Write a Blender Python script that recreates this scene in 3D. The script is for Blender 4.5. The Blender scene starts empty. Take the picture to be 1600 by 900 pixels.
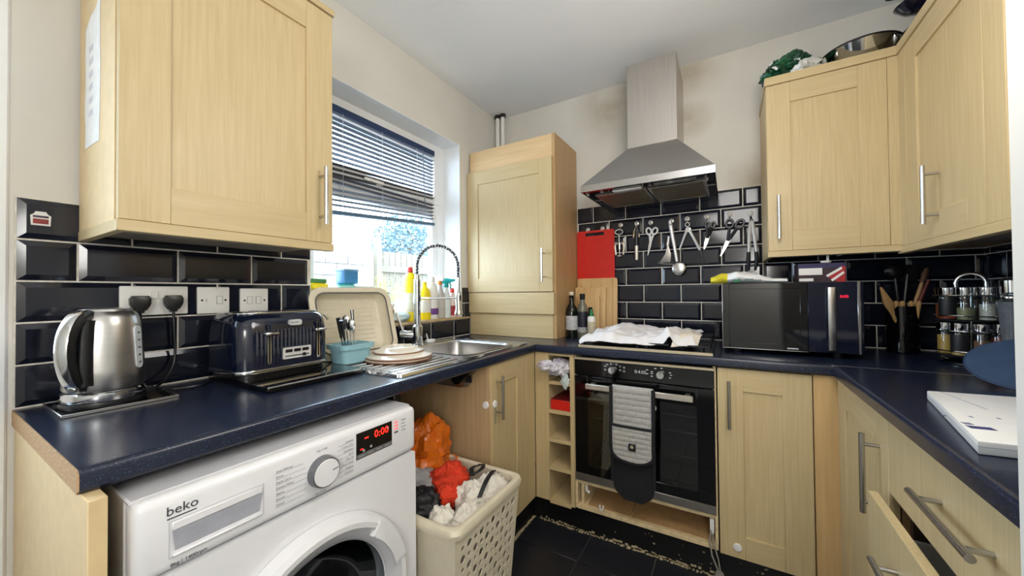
import bpy, bmesh, math, random
from mathutils import Vector, Matrix, noise
random.seed(7)
sc = bpy.context.scene
COL = sc.collection
PI = math.pi

# ---------------------------------------------------------------- camera
cam_d = bpy.data.cameras.new('camera'); cam = bpy.data.objects.new('camera', cam_d); COL.objects.link(cam)
sc.camera = cam
cam_d.sensor_width = 36.0; cam_d.lens = 572.68 / 1600 * 36.0; cam_d.clip_start = 0.01; cam_d.clip_end = 200
_y, _p, _r = math.radians(30.6233), 0.0136, -0.0092
_R = Vector((math.cos(_y), math.sin(_y), 0)); _F = Vector((-math.sin(_y), math.cos(_y), 0)); _U = Vector((0, 0, 1))
_F2 = _F * math.cos(_p) + _U * math.sin(_p); _U2 = -_F * math.sin(_p) + _U * math.cos(_p)
_R3 = _R * math.cos(_r) + _U2 * math.sin(_r); _U3 = _U2 * math.cos(_r) - _R * math.sin(_r)
_m = Matrix((_R3, _U3, -_F2)).transposed().to_4x4(); _m.translation = (0, 0, 1.1755)
cam.matrix_world = _m

# ---------------------------------------------------------------- world, lights, exposure
w = bpy.data.worlds.new('sky'); sc.world = w; w.use_nodes = True
nt = w.node_tree; bg = nt.nodes['Background']
bg.inputs['Color'].default_value = (0.66, 0.82, 1.0, 1); bg.inputs['Strength'].default_value = 10.0

def area_light(name, loc, rot, sx, sy, energy, col, portal=False):
    d = bpy.data.lights.new(name, 'AREA'); d.shape = 'RECTANGLE'; d.size = sx; d.size_y = sy
    d.energy = energy; d.color = col
    if portal: d.cycles.is_portal = True
    o = bpy.data.objects.new(name, d); COL.objects.link(o); o.location = loc; o.rotation_euler = rot
    return o
area_light('window_portal', (-1.72, 1.35, 1.58), (0, -PI / 2, 0), 1.15, 1.05, 1, (1, 1, 1), True)
area_light('door_portal', (-1.60, -0.42, 1.30), (0, -PI / 2, 0), 1.7, 0.66, 1, (1, 1, 1), True)
def point_fill(name, at, energy, col, r):
    d = bpy.data.lights.new(name, 'POINT'); d.energy = energy; d.color = col; d.shadow_soft_size = r
    o = bpy.data.objects.new(name, d); COL.objects.link(o); o.location = at
point_fill('kitchen_fill', (0.08, 0.80, 1.84), 16, (1.0, 0.97, 0.93), 0.24)  # added fill light out of view above the kitchen, no fitting there
point_fill('hall_fill', (0.45, -0.95, 1.55), 25, (1.0, 0.98, 0.95), 0.2)  # added fill behind the camera that flattens the lighting
sc.view_settings.view_transform = 'Standard'; sc.view_settings.look = 'None'
sc.view_settings.gamma = 1.0; sc.view_settings.use_curve_mapping = False
sc.view_settings.exposure = 0.46

# ---------------------------------------------------------------- dimensions of the room
XL, XR, YB, ZC = -1.4648, 0.905, 2.2831, 2.46
WT = 0.91                       # worktop height
XLF, XRF, YF = -0.8578, 0.3051, 1.6846   # worktop fronts
TP = 0.2021                     # tile pitch
YEND = 0.145                    # near end of the left worktop

# ---------------------------------------------------------------- materials
def s2l(c):
    return tuple(((v / 255) / 12.92 if v / 255 <= 0.04045 else (((v / 255) + 0.055) / 1.055) ** 2.4) for v in c)
MATS = {}
def mat(name, col, rough=0.5, metal=0.0, spec=0.5, var=0.08, vscale=30.0, bump=0.0, bscale=120.0, emit=0.0, coat=0.0, alpha=1.0, trans=0.0, stretch=None, col2=None, wv=None, sss=0.0):
    if name in MATS: return MATS[name]
    m = bpy.data.materials.new(name); m.use_nodes = True; n = m.node_tree.nodes; l = m.node_tree.links
    b = n['Principled BSDF']; c = s2l(col)
    b.inputs['Roughness'].default_value = rough; b.inputs['Metallic'].default_value = metal
    b.inputs['Specular IOR Level'].default_value = spec
    b.inputs['Coat Weight'].default_value = coat; b.inputs['Coat Roughness'].default_value = 0.05
    b.inputs['Alpha'].default_value = alpha; b.inputs['Transmission Weight'].default_value = trans
    tc = n.new('ShaderNodeTexCoord'); mp = n.new('ShaderNodeMapping'); l.new(tc.outputs['Object'], mp.inputs['Vector'])
    if stretch: mp.inputs['Scale'].default_value = stretch
    nz = n.new('ShaderNodeTexNoise'); nz.inputs['Scale'].default_value = vscale; nz.inputs['Detail'].default_value = 4
    l.new(mp.outputs['Vector'], nz.inputs['Vector'])
    cr = n.new('ShaderNodeValToRGB')
    cc2 = s2l(col2) if col2 else tuple(v * (1 - var * 2) for v in c)
    cr.color_ramp.elements[0].position = 0.3; cr.color_ramp.elements[0].color = (*cc2, 1)
    cr.color_ramp.elements[1].position = 0.7; cr.color_ramp.elements[1].color = (*c, 1)
    l.new(nz.outputs['Fac'], cr.inputs['Fac']); l.new(cr.outputs['Color'], b.inputs['Base Color'])
    if bump > 0:
        n2 = n.new('ShaderNodeTexNoise'); n2.inputs['Scale'].default_value = bscale; n2.inputs['Detail'].default_value = 3
        l.new(mp.outputs['Vector'], n2.inputs['Vector'])
        bp = n.new('ShaderNodeBump'); bp.inputs['Strength'].default_value = bump; bp.inputs['Distance'].default_value = 0.004
        l.new(n2.outputs['Fac'], bp.inputs['Height']); l.new(bp.outputs['Normal'], b.inputs['Normal'])
    if emit:
        b.inputs['Emission Color'].default_value = (*c, 1); b.inputs['Emission Strength'].default_value = emit
    MATS[name] = m
    return m

def speckle(name, base, dots, scale, rough, lo=0.66):
    m = mat(name, base, rough, var=0.1); n = m.node_tree.nodes; l = m.node_tree.links; b = n['Principled BSDF']
    src = b.inputs['Base Color'].links[0].from_socket
    tc = n.new('ShaderNodeTexCoord'); nz = n.new('ShaderNodeTexNoise'); nz.inputs['Scale'].default_value = scale; nz.inputs['Detail'].default_value = 2
    l.new(tc.outputs['Object'], nz.inputs['Vector'])
    cr = n.new('ShaderNodeValToRGB'); cr.color_ramp.elements[0].position = lo; cr.color_ramp.elements[1].position = lo + 0.08
    l.new(nz.outputs['Fac'], cr.inputs['Fac'])
    mx = n.new('ShaderNodeMix'); mx.data_type = 'RGBA'; l.new(cr.outputs['Color'], mx.inputs[0]); l.new(src, mx.inputs[6]); mx.inputs[7].default_value = (*s2l(dots), 1)
    l.new(mx.outputs[2], b.inputs['Base Color'])
    return m

OAK, OAKD = (206, 185, 142), (194, 172, 128)
oak = mat('oak_laminate_vertical', OAK, 0.42, var=0, col2=OAKD, vscale=4.0, stretch=(34, 34, 1.4), bump=0.05, bscale=30)
oakh = mat('oak_laminate_horizontal', OAK, 0.42, var=0, col2=OAKD, vscale=3.0, stretch=(1.2, 1.2, 22), bump=0.05, bscale=30)
oakside = mat('oak_laminate_side', (204, 176, 134), 0.45, var=0, col2=(188, 158, 116), vscale=3.0, stretch=(22, 22, 1.2), bump=0.05, bscale=30)
edgeoak = mat('oak_edge_light', (222, 196, 150), 0.5, var=0.05)
chip = mat('chipboard_edge', (196, 160, 118), 0.9, var=0.2, vscale=180, bump=0.4, bscale=220)
rawboard = mat('raw_pale_board', (226, 204, 160), 0.8, var=0.12, vscale=40)
wallp = mat('painted_plaster', (222, 219, 211), 0.85, var=0.03, vscale=4, bump=0.06, bscale=60)
ceilp = mat('ceiling_paint', (240, 242, 244), 0.9, var=0.02, vscale=3, bump=0.05, bscale=50)
white = mat('white_plastic', (236, 235, 232), 0.35, var=0.02)
upvc = mat('white_upvc', (240, 241, 242), 0.3, var=0.01)
appl = mat('appliance_white', (232, 232, 235), 0.28, var=0.01, coat=0.2)
applg = mat('appliance_light_grey', (205, 205, 210), 0.35, var=0.02)
tileb = mat('black_glazed_tile', (24, 27, 40), 0.11, var=0.1, vscale=14, bump=0.02, bscale=25)
grout = mat('pale_grout', (232, 226, 214), 0.9, var=0.12, vscale=60)
worktop = speckle('dark_speckled_laminate', (25, 33, 53), (78, 94, 126), 400, 0.25, 0.635)
steel = mat('brushed_steel', (190, 188, 186), 0.3, 1.0, var=0.06, vscale=6, stretch=(1, 1, 60), bump=0.03, bscale=40)
steelh = mat('brushed_steel_plain', (196, 195, 194), 0.26, 1.0, var=0.05, vscale=12)
chrome = mat('chrome', (222, 224, 226), 0.09, 1.0, var=0.02)
darkmetal = mat('dark_filter_metal', (118, 108, 92), 0.45, 0.8, var=0.2, vscale=60)
blk = mat('black_plastic', (18, 19, 22), 0.3, var=0.1)
blkg = mat('black_gloss', (8, 9, 12), 0.06, var=0.05, coat=0.3)
blkm = mat('black_matt', (24, 25, 30), 0.7, var=0.15)
floorb = mat('black_floor_tile', (30, 32, 40), 0.38, var=0.12, vscale=8, bump=0.05, bscale=40)
plinthm = mat('black_plinth', (18, 18, 20), 0.35, var=0.2, vscale=20)
navy = mat('navy_enamel', (14, 22, 44), 0.12, var=0.1, coat=0.4)
cream = mat('cream_plastic', (226, 216, 192), 0.4, var=0.04)
red = mat('red_plastic', (216, 34, 24), 0.4, var=0.06)
bamboo = mat('bamboo_wood', (220, 186, 134), 0.5, var=0, col2=(204, 166, 112), vscale=4, stretch=(24, 24, 1.5))
def glassmat(name, tint, gloss=0.06):
    m = bpy.data.materials.new(name); m.use_nodes = True; n = m.node_tree.nodes; l = m.node_tree.links; n.clear()
    o = n.new('ShaderNodeOutputMaterial'); t = n.new('ShaderNodeBsdfTransparent'); g = n.new('ShaderNodeBsdfGlossy'); x = n.new('ShaderNodeMixShader')
    tc = n.new('ShaderNodeTexCoord'); nz = n.new('ShaderNodeTexNoise'); nz.inputs['Scale'].default_value = 6; l.new(tc.outputs['Object'], nz.inputs['Vector'])
    mr = n.new('ShaderNodeMapRange'); mr.inputs['To Min'].default_value = 0.0; mr.inputs['To Max'].default_value = 0.04; l.new(nz.outputs['Fac'], mr.inputs['Value']); l.new(mr.outputs['Result'], g.inputs['Roughness'])
    t.inputs['Color'].default_value = (*tint, 1); x.inputs['Fac'].default_value = gloss
    l.new(t.outputs[0], x.inputs[1]); l.new(g.outputs[0], x.inputs[2]); l.new(x.outputs[0], o.inputs['Surface'])
    return m
winglass = glassmat('window_glass', (0.97, 0.99, 1.0), 0.05)
clearglass = glassmat('clear_bottle_glass', (0.86, 0.9, 0.9), 0.10)
smokeglass = glassmat('smoked_oven_glass', (0.55, 0.57, 0.55), 0.16)
drumglass = glassmat('washer_door_glass', (0.45, 0.48, 0.5), 0.08)

# ---------------------------------------------------------------- mesh builder
I4 = Matrix.Identity(4)
def FB(y): return Matrix(((1, 0, 0, 0), (0, 0, -1, y), (0, 1, 0, 0), (0, 0, 0, 1)))     # faces the room from the back wall: u=X v=Z w=-Y
def FL(x): return Matrix(((0, 0, 1, x), (1, 0, 0, 0), (0, 1, 0, 0), (0, 0, 0, 1)))      # left run: u=Y v=Z w=+X
def FR(x): return Matrix(((0, 0, -1, x), (1, 0, 0, 0), (0, 1, 0, 0), (0, 0, 0, 1)))     # right run: u=Y v=Z w=-X
def FT(z): return Matrix(((1, 0, 0, 0), (0, 1, 0, 0), (0, 0, 1, z), (0, 0, 0, 1)))
def loc(x, y, z, rz=0, rx=0, ry=0):
    return Matrix.Translation((x, y, z)) @ Matrix.Rotation(rz, 4, 'Z') @ Matrix.Rotation(ry, 4, 'Y') @ Matrix.Rotation(rx, 4, 'X')

class MB:
    def __init__(s, M=None, local=False):
        s.v = []; s.f = []; s.mi = []; s.M = M or I4; s.local = local
    def add(s, vs, fs, mi=0):
        o = len(s.v); s.v += [s.M @ Vector(p) for p in vs]
        for f in fs: s.f.append([i + o for i in f]); s.mi.append(mi)
        return s
    def addbm(s, bm, mi=0):
        bm.verts.ensure_lookup_table(); bm.verts.index_update()
        s.add([v.co.copy() for v in bm.verts], [[v.index for v in f.verts] for f in bm.faces], mi); bm.free(); return s
    def box(s, x0, x1, y0, y1, z0, z1, bev=0.0, mi=0, seg=1):
        vs = [(x, y, z) for x in (x0, x1) for y in (y0, y1) for z in (z0, z1)]
        fs = [(0, 1, 3, 2), (4, 6, 7, 5), (0, 4, 5, 1), (2, 3, 7, 6), (0, 2, 6, 4), (1, 5, 7, 3)]
        if not bev: return s.add(vs, fs, mi)
        bm = bmesh.new(); bv = [bm.verts.new(p) for p in vs]
        for f in fs: bm.faces.new([bv[i] for i in f])
        bmesh.ops.bevel(bm, geom=bm.edges[:], offset=bev, segments=seg, affect='EDGES', profile=0.5)
        return s.addbm(bm, mi)
    def prism(s, poly, w0, w1, mi=0, top=None, bev=0, seg=2):
        n = len(poly); t = top or poly
        vs = [(p[0], p[1], w0) for p in poly] + [(p[0], p[1], w1) for p in t]
        fs = [list(range(n))[::-1], list(range(n, 2 * n))] + [(i, (i + 1) % n, n + (i + 1) % n, n + i) for i in range(n)]
        if not bev: return s.add(vs, fs, mi)
        bm = bmesh.new(); bv = [bm.verts.new(p) for p in vs]
        for f in fs: bm.faces.new([bv[i] for i in f])
        bm.edges.ensure_lookup_table()
        ed = [e for e in bm.edges if abs(e.verts[0].co.z - e.verts[1].co.z) < 1e-6]
        bmesh.ops.bevel(bm, geom=ed, offset=bev, segments=seg, affect='EDGES', profile=0.5)
        return s.addbm(bm, mi)
    def tube(s, pts, r, n=8, mi=0, closed=False):
        P = [Vector(p) for p in pts]; m = len(P); rs = r if isinstance(r, (list, tuple)) else [r] * m
        vs = []; prev = None
        for i in range(m):
            a = P[i - 1] if (i > 0 or closed) else P[i]; b = P[(i + 1) % m] if (i < m - 1 or closed) else P[i]
            t = (b - a).normalized()
            if prev is None:
                q = Vector((0, 0, 1)) if abs(t.z) < 0.9 else Vector((1, 0, 0)); nn = t.cross(q).normalized()
            else:
                nn = (prev - t * prev.dot(t)).normalized()
            prev = nn; bb = t.cross(nn)
            for k in range(n):
                a2 = 2 * PI * k / n; vs.append(P[i] + (nn * math.cos(a2) + bb * math.sin(a2)) * rs[i])
        fs = []
        for i in range(m if closed else m - 1):
            j = (i + 1) % m
            for k in range(n): fs.append((i * n + k, i * n + (k + 1) % n, j * n + (k + 1) % n, j * n + k))
        if not closed: fs += [list(range(n))[::-1], list(range((m - 1) * n, m * n))]
        return s.add(vs, fs, mi)
    def cyl(s, p0, p1, r, r1=None, n=16, mi=0):
        return s.tube([p0, p1], [r, r if r1 is None else r1], n, mi)
    def lathe(s, prof, c=(0, 0, 0), n=24, mi=0, sx=1.0, sy=1.0, axis='z', caps=True):
        vs = []; fs = []; m = len(prof)
        for r, z in prof:
            for k in range(n):
                a = 2 * PI * k / n; x, y = r * math.cos(a) * sx, r * math.sin(a) * sy
                p = (x, y, z) if axis == 'z' else ((z, x, y) if axis == 'x' else (x, z, y))
                vs.append((c[0] + p[0], c[1] + p[1], c[2] + p[2]))
        for i in range(m - 1):
            for k in range(n): fs.append((i * n + k, i * n + (k + 1) % n, (i + 1) * n + (k + 1) % n, (i + 1) * n + k))
        if caps and prof[0][0] > 1e-5: fs.append(list(range(n))[::-1])
        if caps and prof[-1][0] > 1e-5: fs.append(list(range((m - 1) * n, m * n)))
        return s.add(vs, fs, mi)
    def sphere(s, c, r, n=16, m=10, mi=0, fn=None):
        r = r if isinstance(r, (list, tuple)) else (r, r, r); vs = []; fs = []
        for i in range(m + 1):
            t = PI * i / m
            for k in range(n):
                a = 2 * PI * k / n; d = Vector((math.sin(t) * math.cos(a), math.sin(t) * math.sin(a), math.cos(t)))
                q = fn(d) if fn else 1.0
                vs.append((c[0] + d.x * r[0] * q, c[1] + d.y * r[1] * q, c[2] + d.z * r[2] * q))
        for i in range(m):
            for k in range(n): fs.append((i * n + k, i * n + (k + 1) % n, (i + 1) * n + (k + 1) % n, (i + 1) * n + k))
        return s.add(vs, fs, mi)
    def sheet(s, fn, nu, nv, th=0.0, mi=0):
        """surface fn(a,b)->point for a,b in 0..1; th gives it thickness along its normals"""
        P = [[Vector(fn(i / nu, j / nv)) for j in range(nv + 1)] for i in range(nu + 1)]
        vs = [p for row in P for p in row]; W = nv + 1
        fs = [(i * W + j, (i + 1) * W + j, (i + 1) * W + j + 1, i * W + j + 1) for i in range(nu) for j in range(nv)]
        if th:
            N = []
            for i in range(nu + 1):
                for j in range(nv + 1):
                    a = P[min(i + 1, nu)][j] - P[max(i - 1, 0)][j]; b = P[i][min(j + 1, nv)] - P[i][max(j - 1, 0)]
                    c = a.cross(b); N.append(c.normalized() if c.length > 1e-12 else Vector((0, 0, 1)))
            o = len(vs); vs = vs + [vs[k] - N[k] * th for k in range(o)]
            fs = fs + [tuple(o + q for q in f[::-1]) for f in fs]
            ring = [i * W for i in range(nu + 1)] + [nu * W + j for j in range(1, W)] + [i * W + nv for i in range(nu - 1, -1, -1)] + [j for j in range(nv - 1, 0, -1)]
            for a, b in zip(ring, ring[1:] + ring[:1]): fs.append((b, a, o + a, o + b))
        return s.add(vs, fs, mi)

def rrect(u0, u1, v0, v1, r, n=5):
    out = []
    for cx, cy, a0 in ((u1 - r, v1 - r, 0), (u0 + r, v1 - r, PI / 2), (u0 + r, v0 + r, PI), (u1 - r, v0 + r, 1.5 * PI)):
        for k in range(n + 1):
            a = a0 + PI / 2 * k / n; out.append((cx + r * math.cos(a), cy + r * math.sin(a)))
    return out
def circ(cx, cy, r, n=24, ry=None): return [(cx + r * math.cos(2 * PI * k / n), cy + (ry or r) * math.sin(2 * PI * k / n)) for k in range(n)]
def arc(cx, cy, r, a0, a1, n=10): return [(cx + r * math.cos(math.radians(a0 + (a1 - a0) * k / n)), cy + r * math.sin(math.radians(a0 + (a1 - a0) * k / n))) for k in range(n + 1)]

def rootinv(o):
    while o.parent: o = o.parent
    return (Matrix.Translation(o.location) @ o.rotation_euler.to_matrix().to_4x4()).inverted()

def mesh_from(name, mb, mats, xf=None, smooth=40):
    me = bpy.data.meshes.new(name)
    vs = mb.v if xf is None else [xf @ p for p in mb.v]
    me.from_pydata([tuple(p) for p in vs], [], mb.f)
    if not isinstance(mats, (list, tuple)): mats = [mats]
    for m in mats: me.materials.append(m)
    me.polygons.foreach_set('material_index', mb.mi)
    bm = bmesh.new(); bm.from_mesh(me)
    bmesh.ops.recalc_face_normals(bm, faces=bm.faces[:]); bm.to_mesh(me); bm.free()
    if smooth:
        me.polygons.foreach_set('use_smooth', [True] * len(me.polygons)); me.set_sharp_from_angle(angle=math.radians(smooth))
    me.update(); return me

def thing(name, label, cat, at=(0, 0, 0), rotz=0.0, group=None):
    o = bpy.data.objects.new(name, None); COL.objects.link(o); o.empty_display_size = 0.05
    o.location = at; o.rotation_euler = (0, 0, rotz); o['label'] = label; o['category'] = cat
    if group: o['group'] = group
    return o
def part(name, mb, mats, parent, label=None, kind=None, smooth=40):
    me = mesh_from(name, mb, mats, None if mb.local else rootinv(parent), smooth)
    o = bpy.data.objects.new(name, me); COL.objects.link(o); o.parent = parent
    if label: o['label'] = label
    if kind: o['kind'] = kind
    return o
def solo(name, mb, mats, label, cat, at=(0, 0, 0), group=None, kind=None, rotz=0.0, smooth=40):
    xf = None if mb.local else (Matrix.Translation(at) @ Matrix.Rotation(rotz, 4, 'Z')).inverted()
    o = bpy.data.objects.new(name, mesh_from(name, mb, mats, xf, smooth)); COL.objects.link(o); o.location = at; o.rotation_euler = (0, 0, rotz)
    o['label'] = label; o['category'] = cat
    if group: o['group'] = group
    if kind: o['kind'] = kind
    return o
def struct(name, mb, mats, label=None, cat=None, smooth=30):
    o = bpy.data.objects.new(name, mesh_from(name, mb, mats, None, smooth)); COL.objects.link(o); o['kind'] = 'structure'
    if label: o['label'] = label
    if cat: o['category'] = cat
    return o
def copy_tree(o, parent=None):
    c = o.copy(); COL.objects.link(c); c.parent = parent
    for ch in list(o.children): copy_tree(ch, c)
    return c
def text_part(name, body, size, M, mats, parent, th=0.0004, label=None, align='LEFT', shear=0, space=1.0):
    cu = bpy.data.curves.new('t', 'FONT'); cu.body = body; cu.size = size; cu.extrude = th; cu.align_x = align; cu.shear = shear; cu.space_character = space
    cu.resolution_u = 3
    ob = bpy.data.objects.new('t', cu); COL.objects.link(ob)
    bpy.context.view_layer.update()
    me = bpy.data.meshes.new_from_object(ob.evaluated_get(bpy.context.evaluated_depsgraph_get()))
    bpy.data.objects.remove(ob); bpy.data.curves.remove(cu)
    me.transform(rootinv(parent) @ M); me.materials.clear(); me.materials.append(mats); me.name = name
    o = bpy.data.objects.new(name, me); COL.objects.link(o); o.parent = parent
    if label: o['label'] = label
    return o

def bar_handle(parent, F, axis, cu, cv, ln, so=0.034, r=0.0062, inset=0.028, w0=0.0):
    """steel bar handle on two posts; (cu,cv) its centre on the face, w0 the face"""
    mb = MB(F); d = (0, 1) if axis == 'v' else (1, 0); h = ln / 2
    mb.cyl((cu - d[0] * h, cv - d[1] * h, w0 + so), (cu + d[0] * h, cv + d[1] * h, w0 + so), r, n=12)
    for sgn in (-1, 1):
        k = (h - inset) * sgn
        mb.cyl((cu + d[0] * k, cv + d[1] * k, w0 - 0.001), (cu + d[0] * k, cv + d[1] * k, w0 + so), r * 0.72, n=10)
    return part('handle', mb, steelh, parent, 'brushed steel bar handle')

def shaker(parent, F, u0, u1, v0, v1, st=0.085, th=0.02, rec=0.007, name='door'):
    g = 0.0009; mb = MB(F)
    mb.box(u0, u0 + st, v0, v1, 0, th, g); mb.box(u1 - st, u1, v0, v1, 0, th, g)
    mb.box(u0 + st, u1 - st, v0, v0 + st, 0, th, g, 1); mb.box(u0 + st, u1 - st, v1 - st, v1, 0, th, g, 1)
    d = part(name, mb, [oak, oakh], parent)
    part('door_panel', MB(F).box(u0 + st - 0.004, u1 - st + 0.004, v0 + st - 0.004, v1 - st + 0.004, 0.003, th - rec), oak, d)
    return d
# ================================================================ THE SETTING
TW = 0.25
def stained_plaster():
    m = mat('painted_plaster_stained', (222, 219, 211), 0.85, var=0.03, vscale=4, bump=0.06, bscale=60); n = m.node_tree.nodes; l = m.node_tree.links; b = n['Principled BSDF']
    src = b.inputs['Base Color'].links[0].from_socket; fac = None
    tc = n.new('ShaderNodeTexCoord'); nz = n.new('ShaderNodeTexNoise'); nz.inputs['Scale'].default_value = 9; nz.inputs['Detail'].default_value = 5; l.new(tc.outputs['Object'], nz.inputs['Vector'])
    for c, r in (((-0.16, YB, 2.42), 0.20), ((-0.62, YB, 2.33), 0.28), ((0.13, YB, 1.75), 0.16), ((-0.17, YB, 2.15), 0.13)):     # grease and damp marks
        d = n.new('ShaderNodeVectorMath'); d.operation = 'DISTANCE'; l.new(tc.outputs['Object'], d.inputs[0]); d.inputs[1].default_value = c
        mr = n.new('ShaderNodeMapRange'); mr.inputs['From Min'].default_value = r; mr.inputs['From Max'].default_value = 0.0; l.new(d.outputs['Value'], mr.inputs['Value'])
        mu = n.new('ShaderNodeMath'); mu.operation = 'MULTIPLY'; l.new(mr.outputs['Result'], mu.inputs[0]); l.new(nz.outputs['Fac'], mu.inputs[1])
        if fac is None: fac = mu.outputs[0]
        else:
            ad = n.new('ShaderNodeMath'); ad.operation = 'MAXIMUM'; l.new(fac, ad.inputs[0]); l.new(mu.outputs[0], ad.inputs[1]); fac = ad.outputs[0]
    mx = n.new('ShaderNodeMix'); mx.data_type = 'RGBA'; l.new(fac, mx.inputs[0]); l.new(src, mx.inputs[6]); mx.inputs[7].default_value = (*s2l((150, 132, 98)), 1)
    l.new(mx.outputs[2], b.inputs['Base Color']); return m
f = MB().box(XL - TW, 1.15, -1.4, YB + 0.15, -0.05, -0.006)
floor = struct('floor', f, mat('floor_grout', (120, 118, 112), 0.9, var=0.2))
def share(me, name, parent, M):
    o = bpy.data.objects.new(name, me); COL.objects.link(o); o.parent = parent; o.matrix_local = M; return o
fp = 0.2965
ft = mesh_from('floor_tile', MB(local=True).box(-fp / 2 + 0.0018, fp / 2 - 0.0018, -fp / 2 + 0.0018, fp / 2 - 0.0018, -0.008, 0, 0.0012), floorb)
for i in range(-3, 6):
    for j in range(-9, 2):
        x, y = -0.591 + fp * (i + 0.5), 1.531 + fp * (j + 0.5)
        if XL - 0.2 < x < 1.2 and y > -1.35: share(ft, 'tile', floor, Matrix.Translation((x, y, 0)))
struct('ceiling', MB().box(XL - TW, 1.15, -1.4, YB + 0.15, ZC, ZC + 0.1), ceilp)

WY0, WY1, WZ0, WZ1 = 0.862, 1.836, 1.016, 2.124       # window opening
m = MB()
a, b = XL - TW, XL
m.box(a, b, -1.4, -0.78, 0, ZC); m.box(a, b, -0.78, 0.135, 2.08, ZC); m.box(a, b, 0.135, WY0, 0, ZC)
m.box(a, b, WY0, WY1, 0, WZ0 - 0.02); m.box(a, b, WY0, WY1, WZ1, ZC); m.box(a, b, WY1, YB + 0.15, 0, ZC)
wall_left = struct('wall_left', m, wallp)
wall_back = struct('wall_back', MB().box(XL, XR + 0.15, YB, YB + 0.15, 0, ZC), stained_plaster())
wall_right = struct('wall_right', MB().box(XR, XR + 0.15, 0.70, YB, 0, ZC), wallp)
struct('wall_doorway', MB().box(0.3000, XR + 0.15, 0.58, 0.70, 0, ZC), wallp)
struct('wall_hall', MB().box(1.0, 1.15, -1.4, 0.58, 0, ZC), wallp)
struct('wall_front', MB().box(XL, 1.0, -1.4, -1.28, 0, ZC), wallp)
struct('baseboard_front', MB().box(XL, 1.0, -1.28, -1.262, 0, 0.12, 0.003), white)

# tiles --------------------------------------------------------
TC = {}
def tile_mesh(wd, ht):
    k = (round(wd, 4), round(ht, 4))
    if k not in TC:
        g = 0.0022; x, y = wd / 2 - g, ht / 2 - g; ix, iy = max(x - 0.0135, x * 0.4), max(y - 0.0135, y * 0.4)
        vs = []
        for ax, ay, z in ((x, y, 0), (x, y, 0.0035), (ix, iy, 0.0085)):
            vs += [(-ax, -ay, z), (ax, -ay, z), (ax, ay, z), (-ax, ay, z)]
        fs = [(8, 9, 10, 11)] + [(r + i, r + (i + 1) % 4, r + 4 + (i + 1) % 4, r + 4 + i) for r in (0, 4) for i in range(4)]
        mb = MB(local=True).add(vs, fs); TC[k] = mesh_from('metro_tile', mb, tileb, None, 10)
    return TC[k]
def tiling(wall, F, ua, ub, rows, off, vmax=9):
    for r in rows:
        v0 = WT + 0.002 + r * TP / 2; v1 = min(v0 + TP / 2, vmax)
        if v1 - v0 < 0.012: continue
        o = off + (0 if r % 2 else TP / 2)
        k = math.floor((ua - o) / TP)
        while o + k * TP < ub - 0.012:
            a, b = max(ua, o + k * TP), min(ub, o + (k + 1) * TP); k += 1
            if b - a < 0.012: continue
            share(tile_mesh(b - a, v1 - v0), 'tile', wall, F @ Matrix.Translation(((a + b) / 2, (v0 + v1) / 2, 0.002)))
def groutslab(wall, F, ua, ub, va, vb): part('grout', MB(F).box(ua, ub, va, vb, -0.001, 0.0048), grout, wall)
groutslab(wall_left, FL(XL), YEND + 0.001, WY0, WT, WT + 0.0025 + 5 * TP / 2)
tiling(wall_left, FL(XL), YEND + 0.002, WY0, range(5), 0.2448)
groutslab(wall_left, FL(XL), WY0, 1.922, WT, WT + 0.0025 + TP / 2); tiling(wall_left, FL(XL), WY0, 1.922, [0], 0.2448)
groutslab(wall_left, FL(XL), WY1 + 0.004, 1.922, WT + 0.0025 + TP / 2, WT + 0.0025 + 1.5 * TP); tiling(wall_left, FL(XL), WY1 + 0.004, 1.922, [1, 2], 0.2448)
groutslab(wall_back, FB(YB), -0.845, 0.152, WT, WT + 0.0025 + 4 * TP); tiling(wall_back, FB(YB), -0.845, 0.152, range(8), -0.537)
groutslab(wall_back, FB(YB), 0.152, XR, WT, 1.343); tiling(wall_back, FB(YB), 0.152, XR, range(5), -0.537, 1.343)
FRr = Matrix(((0, 0, -1, XR), (-1, 0, 0, 0), (0, 1, 0, 0), (0, 0, 0, 1)))
groutslab(wall_right, FRr, -YB, -0.702, WT, 1.343); tiling(wall_right, FRr, -YB + 0.004, -0.702, range(5), -1.93, 1.343)
# house-shaped sticker on the topmost tile by the door
st = thing('tile_sticker', 'small red and white house-shaped sticker on the top black tile', 'sticker', (XL + 0.0112, 0.184, 1.36))
part('backing', MB(FL(XL + 0.0108)).prism([(0.169, 1.352), (0.199, 1.352), (0.2, 1.376), (0.195, 1.38), (0.192, 1.386), (0.176, 1.386), (0.173, 1.38), (0.168, 1.376)], 0, 0.0012), white, st)
part('print', MB(FL(XL + 0.012)).box(0.172, 0.196, 1.356, 1.368, 0, 0.0004).box(0.172, 0.196, 1.371, 1.376, 0, 0.0004, mi=1), [mat('sticker_red', (150, 60, 62), 0.5), mat('sticker_dark', (70, 60, 80), 0.5)], st)

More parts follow.
